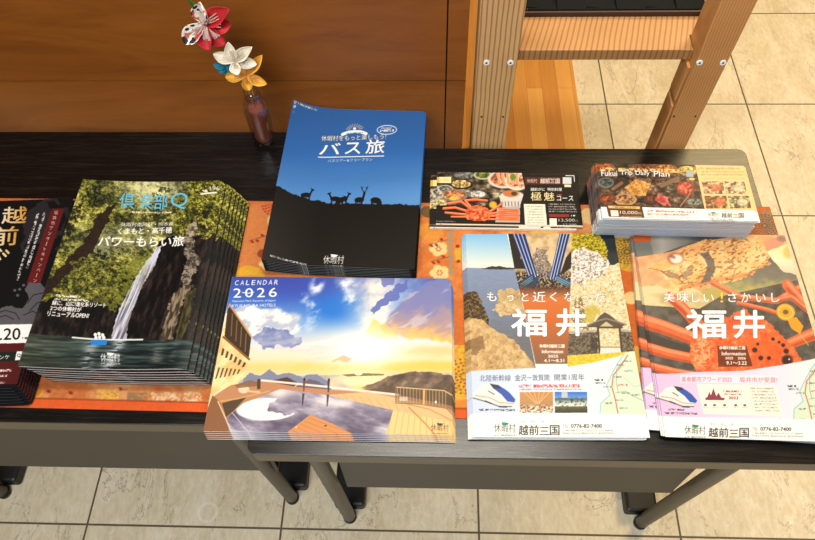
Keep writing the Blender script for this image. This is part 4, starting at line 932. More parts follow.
def art_fukui_crab():
    a = Art(210, 297, F2); x, y = a.x, a.y
    n = a.noise(7, 6, 2, 5); n2 = a.noise(1.7, 1.5, 5, 3, 0, 0.7); n3 = a.noise(18, 10, 8, 4)
    a.c = a.ramp(n, [(0.2, (98, 90, 84)), (0.8, (124, 114, 106))])
    a.put(a.poly([(620, 225), (800, 225), (805, 256), (700, 240), (640, 262), (620, 262)]), a.ramp(np.clip((x - 640) / 60, 0, 1), [(0, (112, 110, 104)), (0.4, (176, 168, 156)), (0.8, (130, 124, 116)), (1, (96, 88, 80))]))
    a.put(a.poly([(628, 228), (652, 228), (653, 242), (630, 244)]), (190, 96, 48)); a.put(a.poly([(636, 244), (652, 242), (655, 255), (638, 258)]), (124, 124, 116))
    a.put(a.poly([(625, 260), (672, 252), (700, 242), (790, 228), (800, 240), (800, 258), (740, 300), (640, 304), (630, 290)]), a.ramp(n, [(0.2, (222, 158, 112)), (0.8, (238, 184, 138))]))
    # serving plate to the right and below
    a.put(a.rough([(700, 290), (742, 278), (764, 262), (772, 254), (790, 262), (806, 274), (808, 282), (760, 290), (716, 300), (690, 302), (690, 292)], 1.0, 5), a.ramp(np.clip((y - 256) / 40 + 0.25 * (n - 0.5), 0, 1), [(0, (110, 104, 98)), (0.5, (132, 126, 112)), (0.85, (186, 174, 108)), (1, (190, 170, 92))]))
    a.put(a.poly([(636, 290), (668, 278), (700, 290), (712, 304), (700, 312), (646, 312)]), a.ramp(n3, [(0.2, (190, 170, 120)), (0.8, (224, 206, 160))]))
    # whole grilled fish
    fish = a.rough([(649, 268), (656, 263), (668, 259), (678, 252), (690, 246), (699, 243), (705, 240), (712, 240), (724, 241), (738, 238), (752, 237), (764, 240), (767, 250), (768, 257), (770, 263), (757, 270), (746, 277), (730, 281), (716, 284), (706, 284), (694, 289), (682, 290), (668, 290), (662, 284), (666, 276), (656, 272)], 1.4, 4)
    a.put(fish, a.ramp(np.clip(0.55 + 0.7 * (0.6 * n + 0.4 * n2 - 0.5), 0, 1), [(0.15, (206, 136, 74)), (0.42, (234, 178, 110)), (0.65, (243, 202, 142)), (0.9, (250, 226, 184))]))
    a.put(fish * 0.6 * np.exp(-(((x - 735) / 30) ** 2 + ((y - 262) / 9) ** 2)), (246, 206, 150)); a.put(fish * 0.5 * a.blur(a.line([(690, 249), (720, 246), (766, 243)], 4), 3), (226, 158, 100))
    a.put(fish * 0.65 * a.blur(a.line([(684, 287), (712, 281), (748, 274), (768, 264)], 4), 3), (206, 134, 84))
    a.put(fish * a.blur(a.rough([(700, 254), (709, 252), (714, 260), (716, 270), (710, 280), (702, 284), (706, 272), (708, 264)], 1, 3), 2), (122, 112, 104))
    a.put(0.55 * a.rough([(660, 269), (672, 271), (682, 275), (686, 271), (692, 266), (694, 271), (688, 278), (678, 279), (668, 275)], 2.0, 2.5) * fish, (124, 104, 94))
    a.put(0.5 * a.rough([(652, 274), (664, 277), (672, 280), (670, 289), (660, 286)], 1, 3), (232, 160, 116)); a.put(0.6 * a.line([(650, 268.5), (660, 270), (672, 277)], 1.0), (150, 100, 70))
    a.put(fish * 0.55 * (a.noise(3, 1.4, 7, 4, -0.4) > 0.66) * (x > 680), (128, 72, 40)); a.put(a.ell(676.5, 258.5, 8.4, 6, 0.0, 0.2), (188, 126, 92)); a.put(a.ell(677.5, 259, 6, 4.4, 0, 0.25), (240, 222, 206)); a.put(a.ell(674, 257, 3, 1.6, 0.3, 0.4) * 0.6, (120, 70, 64))
    a.put(a.poly([(763, 242), (779, 236), (784, 240), (782, 244), (766, 251)]), (214, 150, 122)); a.put(a.ell(781, 238.5, 5, 3, 0.1, 0.5) * 0.8, (150, 112, 112))
    a.put(a.rough([(766, 251), (778, 247), (785, 244), (792, 262), (795, 274), (782, 271), (774, 262)], 0.6, 4), a.ramp(np.clip((y - 248) / 24, 0, 1), [(0, (246, 220, 168)), (0.5, (244, 226, 192)), (1, (216, 204, 178))])); a.put(0.8 * a.ell(787, 252, 5, 6, -0.2, 0.5), (242, 184, 98))
    # crab
    dk = a.poly([(625, 304), (700, 308), (720, 296), (810, 276), (850, 400), (650, 400)]); a.put(dk, a.ramp(n, [(0.2, (84, 76, 70)), (0.8, (112, 104, 96))]))
    def leg(p, w0, w1, c=(232, 112, 66)):
        m = a.line(p, w0, w1); a.put(m, a.ramp(np.clip(0.5 + 0.7 * (0.5 * n2 + 0.5 * n - 0.5), 0, 1), [(0.1, tuple(v * 0.88 for v in c)), (0.5, c), (0.9, tuple(min(255, v * 1.06 + 8) for v in c))]))
        up = [(q[0] + w0 * 0.05, q[1] - w0 * 0.24) for q in p]; dn = [(q[0], q[1] + w0 * 0.36) for q in p]
        a.put(0.6 * m * a.blur(a.line(up, w0 * 0.3, w1 * 0.3), 2), (250, 176, 136)); a.put(0.55 * m * a.blur(a.line(dn, w0 * 0.28, w1 * 0.28), 2), tuple(v * 0.66 for v in c))
    a.put(a.poly([(625, 326), (640, 330), (710, 352), (710, 360), (640, 342), (625, 336)]), (76, 68, 62))
    leg([(632, 318), (664, 327), (704, 342)], 15, 13); leg([(634, 344), (668, 353), (712, 362)], 11, 10); leg([(640, 364), (676, 372), (716, 378)], 9, 7)
    leg([(670, 296), (684, 308), (700, 326)], 9, 12, (222, 104, 62)); leg([(712, 282), (740, 296), (776, 300), (800, 286)], 5, 7, (226, 120, 80)); leg([(738, 302), (768, 309), (782, 314)], 4, 4); leg([(786, 284), (800, 300), (806, 306)], 10, 8, (230, 110, 70))
    leg([(785, 344), (806, 335), (820, 330)], 10, 14); leg([(790, 366), (812, 362), (830, 354)], 9, 8, (206, 84, 46)); leg([(772, 300), (790, 296), (810, 312)], 5, 6, (220, 110, 74))
    body = a.rough([(690, 346), (696, 332), (706, 324), (722, 318), (736, 312), (744, 306), (750, 314), (762, 318), (772, 326), (782, 336), (792, 346), (800, 358), (800, 372), (780, 382), (720, 384), (698, 372), (690, 360)], 1.6, 4)
    a.put(body, a.ramp(np.clip(0.5 + 0.75 * (0.6 * n + 0.4 * n2 - 0.5), 0, 1), [(0.12, (186, 72, 30)), (0.42, (222, 98, 50)), (0.65, (238, 124, 72)), (0.92, (248, 180, 136))]))
    a.put(body * 0.75 * a.blur(a.ell(702, 352, 10, 16, 0.2, 0.4) * (n2 > 0.4), 1), (246, 190, 140)); a.put(0.8 * body * np.exp(-(((x - 762) / 16) ** 2 + ((y - 346) / 8) ** 2)), (240, 106, 40))
    for px, py, r in ((786, 359, 5.5), (754, 349, 2.6), (760, 357, 2.4), (768, 357, 2), (772, 338, 1.8), (782, 344, 2), (785, 350, 2.6), (757, 343, 1.6), (778, 341, 1.4)): a.put(a.ell(px, py, r, r * 0.95, 0, 0.35), (62, 36, 34))
    a.put(a.ell(788, 358, 1, 1), (220, 190, 180))
    # gold badge
    a.put(a.poly([(786, 318), (795, 316), (802, 325), (799, 332), (794, 330), (790, 327)]), (232, 160, 48)); a.put(a.line([(797, 331), (807, 344)], 0.7), (236, 176, 70)); a.put(a.ell(784.5, 311, 9.3, 8.2, 0.3, 0.05), (232, 168, 52)); a.put(np.clip(a.ell(784.5, 311, 7.4, 6.4, 0.3, 0.06) - a.ell(784.5, 311, 6.6, 5.6, 0.3, 0.06), 0, 1), (248, 212, 120)); a.put(a.ell(784.5, 311, 2.8, 2.4, 0, 0.3), (120, 98, 60))
    a.put(a.poly([(717, 345), (746, 345), (752, 365.5), (718, 366)]) * 0.8, (98, 42, 22))
    # information panel
    pan = a.poly([(640, 373.5), (670, 373.4), (700, 371.2), (724, 370.6), (742, 370), (780, 364), (808, 358.5), (840, 350), (860, 419), (640, 416.5)])
    a.put(pan, a.ramp(np.clip((x - 655) / 150, 0, 1), [(0, (226, 192, 224)), (0.5, (228, 210, 230)), (0.85, (226, 224, 236)), (1, (228, 230, 232))]))
    railmap(a, (1.0, 0.14, 792, 0.0, 1.0, 358), None)
    a.put(a.poly([(640, 416.2), (860, 419.2), (860, 450), (640, 450)]), WHT)
    a.put(a.rect(680, 374.2, 776, 382.4) * 0.6, (248, 234, 240)); a.text('美食都市アワード2023', (681.5, 381.6), (731, 381.4), 5.6, (216, 108, 116)); a.text('坂井市が受賞!', (739, 381.6), (776, 381.8), 5.6, (216, 108, 116))
    a.put(a.poly([(696.5, 383.6), (774.5, 384.2), (782, 415.4), (703, 413.4)]), (250, 240, 222)); a.put(a.line([(747, 385), (753, 414)], 0.4), (220, 196, 186))
    for p in ([(706, 399), (709, 391), (712, 399)], [(709, 399), (713, 387.5), (717, 399)], [(714, 399), (718, 392), (722, 399)], [(705, 399.6), (705, 397), (724, 397), (724, 399.6)]): a.put(a.poly(p), (150, 64, 88))
    a.greek((722, 390.6), (741, 390.8), 1.9, (150, 84, 100), 2, 1); a.greek((723, 393.4), (741, 393.6), 1.6, (150, 84, 100), 4, 1); a.text('2023', (728, 398.6), (737.4, 398.8), 2.8, (130, 60, 80), 0, 1)
    for px in (705, 714, 724, 735, 744): a.put(a.ell(px, 404.6, 1.6, 1.1), (120, 84, 84)); a.greek((px - 3, 407), (px + 3, 407), 1.2, (150, 130, 126), 1)
    for k in range(8): a.greek((749 + 0.75 * k, 387.4 + 3.2 * k), (773 + 0.75 * k, 387.6 + 3.2 * k), 1.7, (160, 138, 132), k)
    train(a, 0.9, 659, 385.6); a.greek((668, 409.5), (684, 409.8), 1.9, (80, 74, 80), 3, 1); a.greek((664, 413), (697, 413.6), 2.0, (80, 74, 80), 5, 1)
    footer(a, 664, 1.6, 1.0)
    sh = ((60, 34, 24), 0.5)
    for ch, x0, x1, h in (('美', 664.5, 675.5, 9.4), ('味', 678, 689.5, 9.4), ('し', 692.5, 700.5, 9), ('い', 704, 714, 8)): a.text(ch, (x0, 301.6), (x1, 301.5), h, (252, 248, 240), 0, 1, sh)
    a.text('!', (720.5, 301.6), (723, 301.6), 10, (246, 206, 80), 0, 2, sh)
    for ch, x0, x1, h in (('さ', 728, 736.5, 9), ('か', 741, 750.5, 9), ('い', 755.5, 765, 8), ('し', 770.5, 778.5, 9)): a.text(ch, (x0, 301.2), (x1, 301), h, (252, 248, 240), 0, 1, sh)
    a.text('福', (686.5, 337.2), (725.5, 337.0), 28, (253, 251, 246), 0, 6, sh); a.text('井', (733.5, 336.8), (763.5, 336.6), 27, (253, 251, 246), 0, 6, sh)
    for s, x0, x1, y1, h in (('休暇村越前三国', 719, 744.5, 348.6, 3.4), ('Information', 721.5, 745, 354.4, 3.4), ('2025    2026', 725, 745, 358.4, 2.2), ('9.1〜3.22', 726, 746, 363.8, 3.4)): a.text(s, (x0, y1), (x1, y1), h, (250, 244, 234), 0, 1)
    return a

def bowl(a, cx, cy, rx, ry, rim, fill, seed=0):
    a.put(a.ell(cx, cy, rx, ry, 0, 0.08), rim); n = a.noise(2.4, 2, seed, 4, 0, 0.7)
    a.put(a.ell(cx, cy - 0.3, rx * 0.82, ry * 0.78, 0, 0.1), a.ramp(n, [(0.25, tuple(v * 0.55 for v in fill)), (0.55, fill), (0.85, tuple(min(255, v * 1.2 + 20) for v in fill))]))
def art_crab_course():
    a = Art(210, 99, CRB, 0.5); x, y = a.x, a.y; n2 = a.noise(2.6, 2, 5, 4, 0, 0.7); a.c = a.ramp(n2, [(0.2, (22, 18, 16)), (0.9, (44, 38, 32))])
    ph = a.rect(425, 165, 538, 226)
    a.put(ph * (y < 206), a.ramp(a.noise(7, 4, 3, 5), [(0.2, (30, 26, 22)), (0.5, (84, 72, 58)), (0.75, (150, 132, 102)), (0.95, (206, 192, 160))]))
    for cx, cy, rx, ry, rim, f, s in ((466, 176, 14, 5, (58, 54, 50), (120, 116, 112), 1), (484, 176, 9, 4.5, (196, 190, 160), (120, 132, 60), 2), (462, 185, 12, 5, (40, 36, 34), (206, 174, 110), 3), (446, 190, 8, 4, (206, 204, 196), (150, 150, 136), 4), (455, 196, 14, 6, (140, 128, 112), (214, 140, 92), 5), (478, 195, 10, 4, (120, 118, 112), (196, 192, 180), 6), (437, 196, 7, 4, (196, 190, 176), (190, 176, 150), 7), (440, 204, 8, 4, (190, 172, 130), (220, 196, 140), 1), (505, 180, 16, 9, (222, 206, 196), (236, 150, 106), 3), (518, 182, 12, 9, (232, 216, 204), (238, 170, 136), 5)): bowl(a, cx, cy, rx, ry, rim, f, s)
    a.put(a.ell(454, 199, 4, 2), (236, 190, 60)); a.put(a.rect(432, 178, 452, 184), (238, 226, 180)); a.put(a.rect(432, 178, 440, 184), (222, 184, 90)); a.greek((440, 181), (451, 181), 2.4, (240, 206, 80), 2)
    for k in range(5): a.put(a.line([(498 + 5 * k, 170), (501 + 4.4 * k, 184)], 2.6), (240, 158, 112)); a.put(a.line([(499.2 + 5 * k, 170), (502 + 4.4 * k, 183)], 0.6), (250, 214, 186))
    a.put(a.ell(514, 178, 3, 3.4, 0, 0.4), (110, 140, 60)); a.put(a.poly([(500, 196), (526, 197), (524, 208), (503, 207)]), (216, 206, 198)); a.put(a.ell(513, 196, 12, 4.4), (226, 214, 204)); a.put(a.ell(512, 194, 8, 3.4), (206, 124, 74)); a.put(a.ell(515, 194, 3, 2), (84, 76, 40))
    for k in range(7): a.put(a.line([(503 + 3.2 * k, 202), (503.2 + 3.2 * k, 206)], 0.7), (84, 70, 66))
    a.put(a.poly([(430, 206), (500, 206), (520, 222), (520, 226), (430, 226)]), (30, 26, 24)); a.put(a.poly([(498, 208), (520, 206), (522, 222), (496, 222)]), (186, 180, 170))
    o = (226, 108, 66); hi = (246, 168, 128)
    def leg(p, w, w2): a.put(a.line(p, w, w2), o); a.put(a.line([(q[0], q[1] - w * 0.18) for q in p], w * 0.3, w2 * 0.3), hi)
    leg([(449, 204), (462, 202), (470, 208)], 2.6, 2.2); leg([(444, 209), (456, 208), (470, 212)], 2.4, 2.4); leg([(446, 213), (458, 214), (470, 215)], 2.2, 2.4); leg([(452, 217), (462, 217), (472, 217)], 1.8, 1.8)
    leg([(472, 208), (466, 201), (476, 200), (488, 201)], 2.6, 2); leg([(490, 212), (500, 206), (503, 203)], 2.6, 2.2); leg([(490, 214), (508, 211), (518, 210)], 2.4, 2.4); leg([(491, 216), (508, 215), (520, 215)], 2.4, 2.2); leg([(488, 219), (504, 219), (516, 218)], 1.8, 1.8)
    b = a.rough([(466, 214), (468, 209), (474, 206), (480, 205), (486, 207), (490, 211), (491, 217), (486, 221), (476, 221), (468, 219)], 0.7, 3); a.put(b, a.ramp(n2, [(0.2, (178, 66, 32)), (0.55, (232, 112, 64)), (0.9, (248, 168, 120))]))
    a.put(a.ell(494, 205, 4, 3.4, 0, 0.3), (220, 178, 60))
    for k in range(6): a.put(a.line([(500, 209 + 2.1 * k), (519, 210 + 1.9 * k)], 1.5), (232, 116, 62))
    pn = a.poly([(522, 170), (590, 170), (590, 230), (520, 230), (521, 205), (526, 190)]); a.put(pn, (26, 20, 17))
    a.put(a.poly([(530, 170), (590, 170), (590, 176), (531, 175.8)]), (48, 32, 25)); a.put(a.poly([(526, 178), (561.5, 178), (561.5, 185), (525.5, 185)]), (96, 44, 32))
    a.text('休暇村', (528, 183.6), (538, 183.6), 4, (226, 214, 204)); a.text('越前三国', (541, 183.9), (560, 183.9), 4.4, (240, 234, 226), 0, 1); a.greek((541, 179.3), (560, 179.3), 1.1, (214, 200, 190), 1)
    a.put(a.rect(563, 178, 571.5, 184.4), (214, 220, 222)); a.put(a.rect(564.5, 185, 571, 187.4), (236, 226, 190)); a.put(a.line([(566, 176.4), (574, 176.4), (574.4, 182)], 0.8), (238, 236, 230))
    a.text('越前がに', (531.5, 191.2), (545.5, 191.2), 3, (238, 234, 226), 0, 1); a.text('特別料理', (548, 191.2), (562, 191.2), 3, (238, 234, 226), 0, 1)
    a.text('極', (531.5, 200.6), (542, 200.6), 8.2, (240, 224, 172), 0, 1); a.text('魅', (544.5, 200.6), (554.5, 200.6), 8.2, (240, 224, 172), 0, 1); a.text('コース', (557, 200.6), (573, 200.6), 4.6, (244, 242, 236), 0, 1); a.greek((556.5, 195), (562, 195), 1.3, (214, 90, 70), 2, 1)
    a.put(a.poly([(524.5, 204), (545.5, 204), (547, 224), (525.5, 224)]), (238, 234, 216))
    for k in range(7): a.greek((527 + 0.1 * k, 206.4 + 2.6 * k), (543 + 0.15 * k, 206.4 + 2.6 * k), 1.1, (150, 142, 122), k)
    for k in range(4): a.greek((548.5, 204 + 2.3 * k), (575 + 0.4 * k, 204 + 2.3 * k), 1.2, (206, 202, 196), k + 2, 0.9)
    a.put(a.poly([(549, 213.6), (568.5, 213.6), (568.8, 216), (549.2, 216)]), (156, 54, 46)); a.greek((570, 214.8), (574.5, 214.8), 1.4, WHT, 2, 1)
    a.put(a.rect(549.5, 217.6, 556.6, 224.4), (242, 236, 218)); a.text('13,500', (558.4, 220.9), (574, 220.9), 3.2, (226, 222, 214)); a.text('12,500', (563, 224.6), (575.5, 224.6), 2.2, (206, 202, 196)); a.text('円', (574.8, 220.9), (577, 220.9), 2, (226, 222, 214))
    a.greek((435, 221.6), (456, 221.8), 1.2, (190, 184, 176), 4, 0.8)
    a.put(a.poly([(425, 223.8), (590, 224.2), (590, 232), (425, 232)]), (240, 226, 206)); a.put(a.ell(441, 225, 0.9, 0.7), (206, 70, 60))
    return a
def art_feast():
    a = Art(210, 97, STK, 0.5); x, y = a.x, a.y; n2 = a.noise(2.6, 2, 5, 4, 0, 0.7); n = a.noise(7, 5, 2, 4)
    a.c = a.ramp(0.5 * n + 0.5 * n2, [(0.2, (36, 30, 27)), (0.45, (84, 64, 54)), (0.68, (150, 110, 84)), (0.9, (222, 190, 156))])
    for cx, cy, rx, ry, rim, f, s in ((604, 169, 9, 5, (150, 90, 50), (206, 110, 60), 1), (642, 168, 9, 4, (140, 84, 60), (150, 90, 60), 3), (663, 169, 11, 5, (170, 110, 60), (222, 140, 70), 4), (684, 170, 10, 5, (190, 160, 90), (226, 190, 110), 5), (624, 200, 10.5, 5.8, (206, 168, 110), (176, 128, 84), 2), (608, 199, 8, 5, (120, 80, 56), (170, 84, 50), 4), (681, 188, 9, 7, (150, 66, 48), (214, 98, 76), 6), (667, 188, 6, 3, (60, 58, 50), (120, 110, 80), 2), (648, 200, 9, 5, (50, 46, 44), (110, 60, 44), 7), (690, 202, 9, 4, (90, 92, 88), (120, 124, 112), 8), (607, 184, 7, 5, (120, 130, 126), (84, 90, 84), 3)): bowl(a, cx, cy, rx, ry, rim, f, s)
    a.put(a.rough([(624, 188), (634, 179.5), (648, 184), (643, 196), (630, 196)], 0.5, 4), a.ramp(n2, [(0.2, (190, 128, 62)), (0.8, (236, 186, 108))]))
    for k in range(4):
        for j in range(3): a.put(a.ell(629 + 5 * k + j, 185 + 3.4 * j + 0.4 * k, 0.5, 0.5), (150, 92, 40))
    a.put(a.poly([(608, 190), (622, 180), (628, 184), (614, 194)]), (70, 56, 46)); a.put(a.line([(613, 190), (621, 184)], 3), (150, 104, 76))
    for p in ([(652, 200), (656, 194), (664, 198), (666, 205), (656, 205)],): a.put(a.rough(p, 1.4, 3), a.ramp(n2, [(0.2, (170, 60, 54)), (0.8, (230, 130, 118))]))
    a.put(a.line([(658, 186), (674, 178)], 4), (140, 110, 84)); a.put(a.line([(676, 206), (686, 193)], 1.2), (196, 120, 90))
    a.greek((602, 171.2), (676, 170.6), 3.4, (248, 214, 140), 3, 0.95); a.text('Fukui', (603, 177.6), (617, 177.4), 5.4, WHT, 0, 1); a.text('Trip', (620, 177.2), (631, 177), 5.4, WHT, 0, 1); a.text('Daily', (634, 177), (647, 176.8), 5.4, WHT, 0, 1); a.text('Plan', (651, 176.8), (666, 176.6), 5.4, WHT, 0, 1)
    a.put(a.rect(682.5, 170, 689.5, 176.4), (176, 184, 186)); a.put(a.ell(688, 178.4, 3, 1.2), (226, 206, 110))
    a.put(a.poly([(691.6, 163), (760, 160), (775, 211), (700, 209)]), (246, 206, 148))
    a.greek((694, 167.5), (738, 166), 1.8, (184, 130, 80), 3); a.greek((697, 170.6), (742, 169.6), 1.6, (190, 140, 90), 5); a.greek((697, 173.6), (743, 172.6), 1.6, (190, 140, 90), 6); a.greek((700, 177.4), (743, 176.6), 1.2, (200, 160, 110), 7)
    for (q, c1, c2, s) in (([(697.5, 180.4), (719.6, 180.2), (721.2, 193.4), (699.4, 193.6)], (196, 150, 110), (232, 216, 180), 2), ([(720.8, 180.2), (742.4, 180), (744.6, 193), (722.6, 193.4)], (190, 160, 120), (238, 222, 186), 4), ([(699.8, 195.4), (722.6, 195), (724.4, 208.4), (701.6, 208.6)], (150, 90, 60), (226, 196, 130), 6), ([(724.2, 195.2), (746.4, 194.8), (749, 208), (726.2, 208.4)], (130, 124, 84), (230, 210, 160), 8)):
        m = a.poly(q); a.put(m, a.ramp(a.noise(3, 2.2, s, 4, 0, 0.7), [(0.2, (96, 72, 54)), (0.5, c1), (0.85, c2)])); cx = sum(p[0] for p in q) / 4; cy = sum(p[1] for p in q) / 4; a.put(m * a.ell(cx + 3, cy, 6, 4, 0, 0.3) * 0.7, (226, 128, 92) if s in (2, 6) else (240, 226, 190))
    a.put(a.poly([(590, 207.2), (640, 207.4), (700, 209), (770, 211), (775, 228), (590, 224)]), (250, 246, 238))
    a.put(a.poly([(606.5, 204.6), (639, 205.2), (641.5, 217.8), (609, 216.6)]), (112, 66, 36)); a.put(a.poly([(608.5, 206), (637, 206.8), (637.4, 209), (609, 208.4)]), (240, 206, 140)); a.greek((612, 207.3), (634, 207.8), 1.4, (140, 84, 40), 2)
    a.put(a.poly([(610.4, 210.4), (617.4, 210.6), (618, 216.2), (611, 216)]), (246, 238, 224)); a.text('10,000', (619, 214.4), (635, 214.8), 3.6, (250, 240, 226)); a.text('円', (635.6, 214.8), (638.4, 214.9), 2.4, (250, 240, 226)); a.greek((620, 216.3), (639, 216.7), 1.2, (230, 214, 196), 4)
    a.greek((644, 211), (692, 212.2), 1.7, (206, 80, 70), 3, 1); a.greek((644, 214), (684, 215), 1.7, (206, 80, 70), 6, 1); a.greek((645, 217), (694, 218.2), 1.1, (150, 146, 142), 5)
    logo(a, 703, 714, 217, 4.4, (90, 98, 92), (46, 140, 100))
    for i, ch in enumerate('越前三国'): a.text(ch, (717 + 6 * i, 218 + 0.1 * i), (722.4 + 6 * i, 218 + 0.1 * i), 5 if ch != '三' else 3.8, (50, 48, 48), 0, 1)
    a.text('TEL 0776-82-7400', (705, 220.4), (729, 221), 1.7, (90, 88, 86)); a.greek((716, 211.6), (738, 212), 0.9, (120, 118, 116), 3)
    return a
def art_campaign():
    a = Art(210, 297, BLK); x, y = a.x, a.y; n = a.noise(5, 4, 2, 4); a.c[:] = (20, 19, 22)
    G = (60, 55, 60)
    a.put(a.rough([(22, 222), (30, 208), (44, 203), (52, 210), (60, 222), (58, 238), (44, 246), (30, 242), (24, 234)], 2, 6), (48, 43, 47))
    for p in ([(40, 210), (46, 200), (56, 199), (60, 204)], [(58, 214), (68, 210), (70, 220), (64, 230)], [(56, 234), (66, 234), (66, 244), (58, 250)], [(30, 236), (22, 246), (26, 256)]): a.put(a.line(p, 5, 3), (48, 43, 47))
    a.put(a.poly([(53, 209), (66, 209), (41, 285), (27, 285)]), (104, 34, 34)); a.vtext('坂井市アンケートキャンペーン', (58.3, 210.5), (35, 284), 4.4, (226, 206, 196))
    for dx, n0, L in ((45.5, 3, 56), (39, 5, 68)): a.greek((dx, 213), (dx - L * 0.32, 213 + L), 2.6, (206, 202, 198), n0, 1)
    for ch, x0, x1, y1, h in (('越', 1, 26, 224, 17), ('前', -9, 17, 246, 19)):
        m = a.tmask(ch, (x0, y1), (x1, y1 - 0.6), h, 0.12, 2); a.put(m, a.ramp(np.clip((x - x0) / 26 + 0.4 * (n - 0.5), 0, 1), [(0, (236, 226, 206)), (0.5, (226, 190, 128)), (1, (206, 150, 66))]))
    a.put(a.line([(3, 254), (5.5, 256.5)], 2.2), (236, 210, 160)); a.put(a.line([(6, 251), (8.4, 253.4)], 2.2), (226, 196, 140)); a.text('が', (-22, 268), (1, 267), 18, (236, 220, 190), 0.1, 2)
    W = (96, 92, 98)
    a.put(a.rough([(-10, 318), (2, 308), (12, 306), (22, 310), (30, 300), (26, 290), (30, 284), (42, 284), (50, 296), (46, 312), (36, 325), (-10, 327)], 0.8, 5), W)
    for p in ([(-6, 314), (6, 311), (16, 314), (20, 320)], [(-6, 319), (6, 316), (14, 320)], [(28, 304), (34, 296), (44, 294)], [(30, 312), (38, 304), (46, 302)], [(24, 316), (34, 312), (40, 316)]): a.put(a.line(p, 0.8), (34, 32, 36))
    a.put(a.ell(18, 304, 6, 4.5, 0, 0.3), (20, 19, 22))
    for px, py in ((20, 290), (24, 286), (18, 296), (30, 288), (36, 287), (15, 291)): a.put(a.ell(px, py, 1.6, 1.4), W)
    a.put(a.poly([(-160, 326), (35, 325), (29.5, 343.5), (-165, 345)]), (244, 241, 236)); a.text('3.20', (-9, 340.6), (20.5, 340.2), 11.5, (26, 24, 26), 0.08, 2); a.greek((22, 339), (29, 338.8), 2, (60, 56, 56), 2, 1)
    a.put(a.poly([(-170, 345), (29.5, 343.5), (10, 412), (-190, 414)]), (92, 34, 33)); a.put(a.poly([(-170, 354), (22, 352), (19.5, 361.5), (-170, 364)]), (34, 44, 38)); a.text('アンケ', (-6, 359.6), (10, 359.2), 4, WHT); a.put(a.poly([(17.5, 352), (23, 352), (20.6, 360.4), (15.6, 360.6)]), (244, 242, 238)); a.put(np.clip(a.ell(19.6, 355.8, 1.7, 1.7) - a.ell(19.6, 355.8, 1.1, 1.1), 0, 1), (40, 40, 40)); a.put(a.line([(20.4, 357), (21.4, 358.6)], 0.6), (40, 40, 40))
    a.greek((-10, 371), (12, 370.4), 2.2, (228, 214, 208), 3, 1); a.greek((-10, 376), (8, 375.6), 2.2, (228, 214, 208), 4, 1); a.greek((-8, 383), (6, 382.4), 1.8, (228, 214, 208), 6, 1)
    a.put(a.poly([(-190, 386), (20, 384), (12, 420), (-190, 420)]), (24, 24, 27))
    return a
